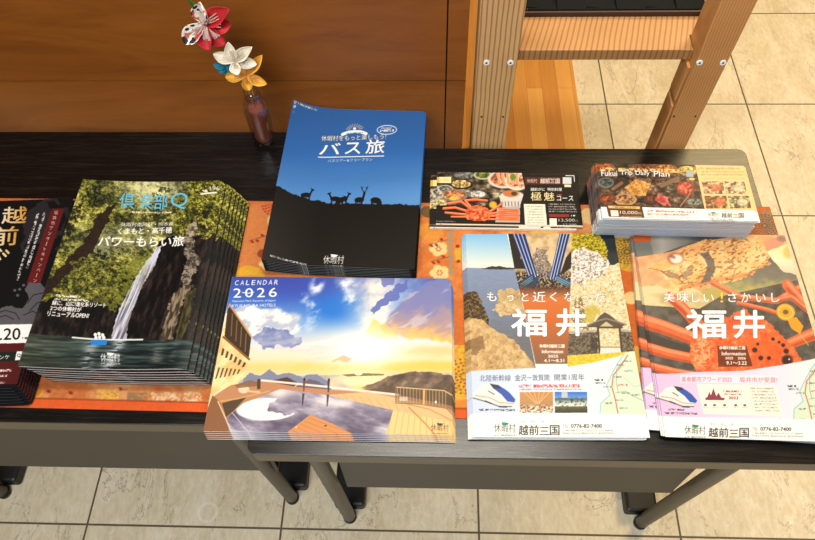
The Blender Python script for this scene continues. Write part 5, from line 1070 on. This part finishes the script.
# ------------------------------------------------------------------ table runner
def pj(P):
    q = (np.asarray(P, float) - CAM) @ RM; return (407.5 + F_PX * q[0] / -q[2], 270 - F_PX * q[1] / -q[2])
RX0, RX1 = -1.30, -0.0085
RC = [(RX0, 0.3288), (RX1, 0.3184), (RX1, -0.0155), (RX0, -0.0030)]
def art_runner():
    a = Art((RX1 - RX0) * 1000, 333, [pj((X, Y, H_T + 0.0008)) for X, Y in RC], 1.35); x, y = a.x, a.y
    n = a.noise(16, 12, 2, 4); n2 = a.noise(2.2, 1.8, 5, 4, 0, 0.8); rs = random.Random(4)
    a.c = a.ramp(np.clip(n + 0.12 * (n2 - 0.5), 0, 1), [(0.2, (194, 112, 60)), (0.5, (206, 132, 78)), (0.8, (216, 154, 102))])
    def disc(cx, cy, r, c): a.put(a.ell(cx, cy, r, r * 0.78, 0, 0.06) * 0.95, c)
    def plum(cx, cy, r, c=(234, 202, 140)):
        for k in range(5):
            an = 2 * PI * k / 5 + 0.6; a.put(a.ell(cx + r * 0.62 * math.cos(an), cy + r * 0.5 * math.sin(an), r * 0.56, r * 0.46, 0, 0.08), c)
        for k in range(6):
            an = 2 * PI * k / 6; a.put(a.ell(cx + r * 0.3 * math.cos(an), cy + r * 0.26 * math.sin(an), 0.8, 0.7, 0, 0.3), (168, 44, 30))
    def sprig(cx, cy, s=1):
        a.put(a.line([(cx - 10 * s, cy + 3), (cx, cy), (cx + 9 * s, cy - 2)], 0.7), (122, 92, 60))
        for dx, dy in ((-7, 4), (3, -2.4), (-2, 3)): a.put(a.ell(cx + dx * s, cy + dy, 1.9, 1.2, 0.5, 0.2), (164, 34, 26))
    def burst(cx, cy, r, c):
        for q in range(1, 6):
            for k in range(5 + 4 * q):
                an = 2 * PI * k / (5 + 4 * q) + q * 0.3; a.put(a.ell(cx + r * q / 5 * math.cos(an), cy + r * 0.78 * q / 5 * math.sin(an), 1.15, 0.85, 0, 0.3), c)
    for k in range(34): disc(rs.uniform(-60, 800), rs.uniform(205, 400), rs.uniform(9, 16), rs.choice([(226, 176, 92), (206, 158, 70), (228, 190, 130), (216, 128, 62)]))
    for k in range(22): plum(rs.uniform(-60, 800), rs.uniform(210, 395), rs.uniform(7, 9))
    for k in range(22): sprig(rs.uniform(-60, 800), rs.uniform(210, 395), rs.choice([-1, 1]))
    # the stretches one can see
    a.put(a.rect(236, 196, 300, 280), (210, 132, 74)); disc(279, 221, 13, (222, 186, 128)); burst(276, 205, 15, (176, 44, 30)); disc(247, 279, 17, (222, 170, 54)); plum(266, 264, 7); sprig(276, 241, -1); sprig(258, 238); burst(262, 254, 5, (150, 70, 40))
    a.put(a.rect(421, 203, 474, 330), a.ramp(n, [(0.2, (206, 122, 60)), (0.8, (222, 146, 78))])); disc(430, 232, 12, (214, 148, 64)); plum(437, 249, 8); sprig(437, 242); sprig(439, 259); plum(438, 273, 8.5); burst(427, 212, 7, (120, 92, 50)); a.put(a.poly([(446, 226), (452, 226), (452, 276), (447, 276)]) * (n2 > 0.4), (166, 142, 112))
    a.put(a.poly([(453, 249), (463, 247), (464, 260), (454, 261)]), (212, 166, 58)); a.put(a.ell(456, 246.5, 2, 1.6), (164, 34, 26)); a.put(a.ell(457, 261.5, 2.2, 1.4), (164, 34, 26))
    a.put(a.rect(450, 300, 476, 350), (204, 116, 52)); a.put(a.rect(446, 345, 478, 409), a.ramp(n2, [(0.2, (206, 150, 48)), (0.8, (228, 178, 72))])); burst(463, 376, 22, (124, 78, 32)); a.put(a.ell(462, 404, 14, 5, 0, 0.4), (222, 140, 60))
    a.put(a.rect(608, 226, 644, 300), a.ramp(n2, [(0.2, (190, 146, 44)), (0.8, (214, 172, 72))])); burst(626, 252, 15, (96, 76, 40)); a.put(a.poly([(612, 268), (646, 276), (650, 420), (630, 420)]), (196, 104, 42)); disc(630, 298, 8, (232, 196, 140)); a.put(a.rect(632, 346, 660, 372), (208, 158, 60))
    disc(590, 216, 11, (222, 188, 132)); a.put(a.poly([(738, 200), (790, 200), (800, 250), (740, 250)]), (206, 116, 58)); a.put(a.poly([(757, 203), (768, 203), (779, 248), (766, 248)]) * (0.4 + 0.6 * (n2 > 0.45)), (168, 140, 112)); burst(764, 226, 14, (120, 100, 78))
    a.put(a.ell(22, 201, 9, 5), (226, 190, 150)); disc(33, 392, 9, (216, 158, 64)); burst(33, 390, 7, (196, 116, 36))
    for px, py in ((48, 391), (70, 392.5)): a.put(a.ell(px, py, 2.4, 1.6, 0.4), (150, 32, 24))
    a.put(a.rect(96, 389, 118, 399) * (n2 > 0.4), (224, 176, 76)); a.put(a.rect(126, 392, 146, 402) * (n2 > 0.4), (150, 120, 84)); a.put(a.rect(150, 392, 200, 402) * (n2 > 0.5), (226, 196, 160))
    v = np.broadcast_to(((np.arange(a.H) + 0.5) / a.H)[:, None], x.shape)
    a.put((v > 0.962).astype(float), (222, 100, 42)); a.put(((v > 0.958) & (v < 0.964)).astype(float), (160, 74, 34)); a.put((v < 0.02).astype(float), (208, 116, 62))
    a.c *= (0.94 + 0.12 * n2[..., None])
    return a
m_run = mat('brocade_cloth', (255, 255, 255), 0.8, spec=0.2); t = NT(m_run)
at = t.n('ShaderNodeAttribute'); at.attribute_name = 'ink'; sc_ = t.n('ShaderNodeVectorMath', operation='SCALE'); sc_.inputs['Scale'].default_value = INK
t.l(at.outputs['Color'], sc_.inputs[0]); t.base(sc_.outputs[0])
ar = art_runner(); cols = ar.colors(); ny, nx = cols.shape[:2]
U, V = np.meshgrid((np.arange(nx)) / (nx - 1), (np.arange(ny)) / (ny - 1))
p = [np.array(c) for c in RC]
XY = (p[0] * (1 - U[..., None]) + p[1] * U[..., None]) * (1 - V[..., None]) + (p[3] * (1 - U[..., None]) + p[2] * U[..., None]) * V[..., None]
VV = np.concatenate([XY, np.full(XY.shape[:2] + (1,), H_T + 0.0009)], -1).reshape(-1, 3); VV[:, :2] -= (-0.6, 0.15); VV[:, 2] -= H_T
b = border(nx, ny); lo = VV[b].copy(); lo[:, 2] = 0.0002; ring = np.arange(len(b)) + len(VV)
S_ = np.stack([b, ring, np.roll(ring, -1), np.roll(b, -1)], -1)
ro = bpy.data.objects.new('table_runner', mesh_from('table_runner', np.concatenate([VV, lo]), np.concatenate([quads_of(nx, ny), S_]), [m_run], None, np.concatenate([cols.reshape(-1, 3), cols.reshape(-1, 3)[b]])))
C.objects.link(ro); ro.location = (-0.6, 0.15, H_T)
tag(ro, 'orange brocade runner with plum blossoms lying along both tables under the brochures', 'table runner')
Z0 = 0.0011                                        # top of the runner above the table

# ------------------------------------------------------------------ stacks of brochures
rj = random.Random(11)
def jit(n, a): return [rj.uniform(-a, a) for _ in range(n)]
# waterfall magazines: every one pushed a little further right and nearer than the one above
def b_wf(U, V): return -0.0055 * 4 * U * (1 - U) - 0.0035 * np.clip((U - 0.9) / 0.1, 0, 1) ** 2
c, th = place(WF, 0.046, 0.21, 0.297)
proto = magazine('magazine', art_waterfall(), 0.21, 0.297, 0.0044, {(1, 1): 0.013, (0, 1): 0, (1, 0): 0.003}, b_wf, m_paper, m_paper, m_back, m_back)
cum = [0, 0.0072, 0.0125, 0.0160, 0.0190, 0.0222, 0.0255]
stack(proto, 7, c, th, 0.0475, 0.0044, lambda k: (cum[k] + jit(1, 0.0005)[0], -0.12 * cum[k] + jit(1, 0.0006)[0], -0.0016 * k),
      lambda k: 'waterfall travel magazine lying on top of its fanned stack, cover fully in view' if k == 0 else ('lowest waterfall travel magazine, lying on the orange runner under its stack' if k == 6 else f'waterfall travel magazine, {ORD[k]} from the top of the fanned stack'),
      'magazine', 'stack of waterfall travel magazines', z0=0.0068)
# bus tour booklets, their left side springing up
def b_bus(U, V): return 0.0075 * np.clip(1 - U / 0.34, 0, 1) ** 2 + 0.010 * np.clip(1 - U / 0.3, 0, 1) ** 2 * V
c, th = place(BLU, 0.023, 0.21, 0.297)
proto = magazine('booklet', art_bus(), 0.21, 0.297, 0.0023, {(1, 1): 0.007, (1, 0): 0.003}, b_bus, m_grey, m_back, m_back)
stack(proto, 7, c, th, 0.022, 0.0023, lambda k: (0.0002 * k + jit(1, 0.0002)[0] * (k > 0), -0.0006 * k, 0.0008 * k),
      lambda k: 'blue bus tour booklet with deer silhouettes lying on top of its stack' if k == 0 else f'blue bus tour booklet, {ORD[k]} from the top of the stack beside the bottle',
      'booklet', 'stack of blue bus tour booklets', z0=Z0)
# calendars
c, th = place(CAL, 0.0105, 0.302, 0.221)
proto = magazine('calendar', art_calendar(), 0.302, 0.221, 0.0018, {(1, 1): 0.009}, lambda U, V: -0.0012 * np.clip((U - 0.93) / 0.07, 0, 1) ** 2, m_paper, m_paper, m_paper)
stack(proto, 5, c, th, 0.0105, 0.0018, lambda k: (0.0008 * k, -0.0016 * k, 0.0008 * k),
      lambda k: 'wall calendar with sunset terrace picture lying on top of its stack' if k == 0 else f'wall calendar with sunset terrace picture, {ORD[k]} from the top of its stack',
      'calendar', 'stack of wall calendars', z0=Z0)
def leaflet(name, art, w, h, t, rc, bend, me_mat): 
    o = bpy.data.objects.new(name, top_mesh(name, art, w, h, t, t, rc, bend, me_mat)); C.objects.link(o); return o
# seaside leaflets
c, th = place(F1, 0.0065, 0.21, 0.299)
proto = leaflet('leaflet', art_fukui_sea(), 0.21, 0.299, 0.0008, {}, lambda U, V: 0.0006 * np.clip(1 - U / 0.2, 0, 1) ** 2, m_paper)
stack(proto, 6, c, th, 0.0068, 0.0008, lambda k: (-0.0011 * k + jit(1, 0.0003)[0] * (k > 0), -0.0001 * k - 0.0012 * (k > 2), -0.0006 * k),
      lambda k: 'leaflet with sea, rocks and temple gate lying on top of its stack' if k == 0 else f'leaflet with sea, rocks and temple gate, {ORD[k]} from the top of its stack',
      'leaflet', 'stack of leaflets with sea and gate', z0=Z0)
# crab leaflets: the lower ones turned a few degrees
c, th = place(F2, 0.0075, 0.21, 0.299)
proto = leaflet('leaflet', art_fukui_crab(), 0.21, 0.299, 0.0009, {}, lambda U, V: 0.0008 * np.clip(1 - U / 0.2, 0, 1) ** 2, m_paperb)
sh = [(0, 0, 0), (-0.0016, 0.0006, -0.006), (-0.0028, 0.0010, -0.010), (-0.0105, 0.0042, -0.052), (-0.0112, 0.0046, -0.054), (-0.0118, 0.0046, -0.055)]
stack(proto, 6, c, th, 0.0078, 0.0009, lambda k: sh[k],
      lambda k: 'leaflet with grilled fish and red crab lying on top at the table end' if k == 0 else f'leaflet with grilled fish and red crab, {ORD[k]} from the top of its stack',
      'leaflet', 'stack of leaflets with fish and crab', z0=Z0)
# crab course cards
c, th = place(CRB, 0.0052, 0.21, 0.0985)
proto = leaflet('card', art_crab_course(), 0.21, 0.0985, 0.0016, {}, None, m_paper)
stack(proto, 3, c, th, 0.0058, 0.0016, lambda k: [(0, 0, 0), (-0.0092, -0.0046, 0.004), (-0.0098, -0.0050, 0.003)][k],
      lambda k: 'long black crab course card lying on top of its small pile' if k == 0 else f'long black crab course card, {ORD[k]} in the pile, showing along the left edge',
      'card', 'pile of crab course cards', z0=Z0)
# tall stack of feast leaflets
c, th = place(STK, 0.0455, 0.21, 0.097)
proto = leaflet('leaflet', art_feast(), 0.21, 0.0985, 0.0013, {}, None, m_paperb)
N = 32; sj = [(jit(1, 0.0008)[0], jit(1, 0.0004)[0], jit(1, 0.002)[0]) for _ in range(N)]
stack(proto, N, c, th, 0.0455, 0.0013, lambda k: (0, 0, 0) if k == 0 else (sj[k][0] + (0.0028 if k in (1, 2) else 0) - 0.00012 * k - 0.003 * (1 < k < 9), sj[k][1] + (-0.0006 if k > 2 else -0.0012), sj[k][2]),
      lambda k: 'long leaflet with a feast of dishes lying on top of the tall stack' if k == 0 else ('lowest long leaflet of the tall stack, lying on the orange runner' if k == N - 1 else 'long leaflet inside the tall stack, only its pale edge showing'),
      'leaflet', 'tall stack of long feast leaflets', z0=Z0)
# dark campaign leaflets at the left edge
c, th = place(BLK, 0.020, 0.21, 0.3015)
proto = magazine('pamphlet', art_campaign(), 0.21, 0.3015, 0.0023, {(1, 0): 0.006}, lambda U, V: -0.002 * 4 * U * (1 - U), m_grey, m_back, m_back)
stack(proto, 7, c, th, 0.021, 0.0023, lambda k: (0.0028 * k, -0.0026 * k, -0.001 * k),
      lambda k: 'black pamphlet with gold lettering and red band lying on top at the left edge' if k == 0 else f'black pamphlet with gold lettering, {ORD[k]} from the top of the stack at the left edge',
      'pamphlet', 'stack of black pamphlets', z0=Z0 + 0.0022)

# ------------------------------------------------------------------ bottle with folded paper flowers
bp = atz(264.5, 139.5, H_T)
BX, BY = bp[0], bp[1]
B = thing('bottle', 'small clear plastic bottle holding the paper flowers, standing by the panelled wall', 'bottle', (BX, BY, H_T + 0.0002))
m_pet = mat('clear_plastic', (240, 244, 244), 0.08); nt_ = NT(m_pet)
tr_ = nt_.n('ShaderNodeBsdfTransparent'); tr_.inputs[0].default_value = (0.96, 0.97, 0.97, 1); gl_ = nt_.n('ShaderNodeBsdfGlossy'); gl_.inputs['Roughness'].default_value = 0.09
lw_ = nt_.n('ShaderNodeLayerWeight'); lw_.inputs['Blend'].default_value = 0.35; mx_ = nt_.n('ShaderNodeMixShader'); nt_.l(nt_.math('ADD', nt_.math('MULTIPLY', nt_.math('POWER', lw_.outputs['Facing'], 2.2), 0.6), 0.09), mx_.inputs[0]); nt_.l(tr_.outputs[0], mx_.inputs[1]); nt_.l(gl_.outputs[0], mx_.inputs[2])
nt_.l(mx_.outputs[0], nt_.t.nodes['Material Output'].inputs['Surface'])
m_roll = mat('red_brown_paper', (140, 64, 44), 0.75)
m_stick = mat('bamboo_stick', (176, 128, 74), 0.6)
def wav(a, z): return 1 + 0.05 * math.cos(5 * a) * max(0, 1 - z / 0.03) + 0.012 * math.sin(3 * a + z * 160)
bm = bmesh.new()
out = [(0.0004, 0.002), (0.009, 0.0), (0.0150, 0.0), (0.0168, 0.003), (0.0176, 0.02), (0.0186, 0.045), (0.0190, 0.066), (0.0182, 0.075), (0.0150, 0.082), (0.0122, 0.086), (0.0118, 0.094), (0.0126, 0.0955), (0.0118, 0.0975), (0.0116, 0.1035)]
inn = [(r - 0.0010, z) for r, z in out[::-1] if z > 0.01] + [(0.0155, 0.004), (0.009, 0.0024), (0.0004, 0.0034)]
lathe(bm, out + inn, 48, wav)
obj('bottle_body', bm, m_pet, B)
bm = bmesh.new(); rg = lathe(bm, [(0.0002, 0.0045), (0.0125, 0.0045), (0.0128, 0.008), (0.0110, 0.045), (0.0118, 0.066), (0.0100, 0.074), (0.0002, 0.074)], 24, lambda a, z: 1 + 0.05 * math.cos(4 * a)); obj('paper_roll', bm, m_roll, B)

def paper(name, base, edge=None):
    m = mat(name, base, 0.65); return m
m_red = paper('red_paper', (196, 38, 44)); m_white = paper('ivory_paper', (236, 226, 204)); m_yel = paper('yellow_paper', (232, 174, 62)); m_teal = paper('teal_paper', (30, 122, 142)); m_cream = paper('cream_fold', (240, 226, 212)); m_peach = paper('peach_fold', (236, 184, 118))
m_pat = mat('patterned_paper', (240, 230, 220), 0.65); t = NT(m_pat)
vo = t.n('ShaderNodeTexVoronoi'); vo.inputs['Scale'].default_value = 95; t.l(t.coord((1, 1, 1)), vo.inputs['Vector'])
nz = t.noise(t.coord((1, 1, 1)), 60, 2)
c1 = t.ramp(vo.outputs['Distance'], [(0.30, (30, 26, 30)), (0.36, (244, 236, 226)), (0.62, (240, 232, 224)), (0.68, (214, 92, 70))])
for n_ in t.t.nodes:
    if n_.type == 'VALTORGB': n_.color_ramp.interpolation = 'CONSTANT'
t.base(t.mix(t.math('GREATER_THAN', nz, 0.60), c1, (34, 28, 32)))
def petal_bm(cn, tip, ax, wid, cup, fold=True):
    """one folded petal, a pointed scoop opening along the flower axis"""
    d = tip - cn; L = d.length; d = d / L; s_ = d.cross(ax).normalized(); up = s_.cross(d).normalized()
    bm = bmesh.new(); rows = []; n, m = 14, 10
    for i in range(n + 1):
        s = i / n; w = wid * (math.sin(PI * min(1, 0.08 + 0.92 * s) ** 1.25)) ** 0.8 if s < 1 else 0.0
        r = []
        for k in range(m + 1):
            tt = -1 + 2 * k / m
            r.append(bm.verts.new(cn + d * (L * s) + s_ * (w * tt * (1 - 0.25 * abs(tt))) + up * (cup * (w / wid) * tt * tt - 0.06 * L * math.sin(PI * s))))
        rows.append(r)
    for a, b in zip(rows, rows[1:]):
        for k in range(m): bm.faces.new((a[k], a[k + 1], b[k + 1], b[k])).smooth = True
    return bm, d, s_, up, L
def flower(name, label, cpx, cY, axis, tips, wid, cup, foldmat, stem_to, leaf=None):
    cn = Vector(aty(*cpx, cY)); ax = Vector(axis).normalized()
    F = thing(name, label, 'paper flower', cn)
    for (px, py, dy, m) in tips:
        tip = Vector(aty(px, py, cY + dy)) - cn
        bm, d, s_, up, L = petal_bm(Vector((0, 0, 0)), tip, ax, wid, cup)
        pt = obj('petal', bm, m, F, recalc=False); so = pt.modifiers.new('thick', 'SOLIDIFY'); so.thickness = 0.0004
        bm = bmesh.new()
        for k in (-1, 0, 1):
            q = [d * (L * 0.06) + up * 0.0008, d * (L * 0.30) + s_ * (wid * 0.20 * k) + up * (cup * 0.12 + 0.0012), d * (L * 0.58) + s_ * (wid * 0.26 * k) + up * (cup * 0.1 - 0.0006)]
            v = [bm.verts.new(z) for p_ in q for z in (p_ - s_ * wid * 0.055, p_ + up * cup * 0.28, p_ + s_ * wid * 0.055)]
            for i in (0, 3): 
                bm.faces.new((v[i], v[i + 1], v[i + 4], v[i + 3])); bm.faces.new((v[i + 1], v[i + 2], v[i + 5], v[i + 4]))
        obj('petal_fold', bm, foldmat, pt, recalc=False)
    bm = bmesh.new(); e = Vector(stem_to) - cn; tube(bm, [-ax * 0.002, -ax * 0.012 + e * 0.2, e * 0.6, e], 0.0011, 8); obj('stem', bm, m_stick, F)
    if leaf:
        cpt = [Vector(aty(px, py, cY + dy)) - cn for px, py, dy in leaf[0]]
        bm = bmesh.new(); rows = []; s_ = Vector((0.75, -0.3, 0.55))
        for i in range(13):
            u = i / 12; p_ = cpt[0] * (1 - u) ** 2 + cpt[1] * 2 * u * (1 - u) + cpt[2] * u * u; w = leaf[1] * math.sin(PI * (0.1 + 0.9 * u)) ** 0.8
            rows.append([bm.verts.new(p_ - s_ * w), bm.verts.new(p_ + Vector((0, 0.4, -0.6)) * w * 0.5), bm.verts.new(p_ + s_ * w)])
        for a, b in zip(rows, rows[1:]):
            for k in (0, 1): bm.faces.new((a[k], a[k + 1], b[k + 1], b[k])).smooth = True
        lf = obj('leaf', bm, mat('green_paper', (38, 118, 44), 0.5), F, recalc=False, ); lf.modifiers.new('thick', 'SOLIDIFY').thickness = 0.0004
    return F
zb = H_T + 0.076
flower('paper_flower', 'big red folded paper flower with patterned petals, highest of the bunch', (206, 24), BY - 0.004, (-0.3, -0.8, 0.5),
       [(200, 2, -0.004, m_pat), (229, 9, -0.012, m_red), (231, 24, 0.008, m_red), (226, 45, -0.004, m_red), (209, 51, -0.014, m_red), (184, 43, -0.008, m_pat)], 0.0155, 0.0125, m_cream, (BX - 0.003, BY + 0.002, zb),
       ([(201, 14, 0.0), (196, 8, 0.002), (186, -3, -0.004)], 0.0036))
flower('paper_flower', 'ivory white folded paper flower below the big red one', (235, 61), BY - 0.014, (0.0, -0.75, 0.6),
       [(228, 42, 0.004, m_white), (252, 47, -0.004, m_white), (257, 64, -0.002, m_white), (238, 75, -0.012, m_white), (213, 54, -0.002, m_white)], 0.0105, 0.0095, m_white, (BX + 0.001, BY - 0.002, zb))
flower('paper_flower', 'yellow folded paper flower just above the bottle mouth', (246, 75), BY - 0.010, (0.15, -0.8, 0.45),
       [(262, 55, 0.008, m_yel), (267, 84, -0.006, m_yel), (249, 91, -0.012, m_yel), (225, 77, -0.002, m_yel), (241, 58, 0.008, m_yel)], 0.0095, 0.0095, m_peach, (BX + 0.004, BY - 0.001, zb + 0.002))
flower('paper_flower', 'small teal folded paper flower peeping out beside the white one', (227, 66), BY - 0.002, (-0.4, -0.7, 0.3),
       [(213, 64, -0.002, m_teal), (219, 73, -0.004, m_teal), (229, 75, -0.004, m_teal), (232, 62, 0.004, m_teal)], 0.0065, 0.006, m_teal, (BX - 0.001, BY + 0.004, zb))
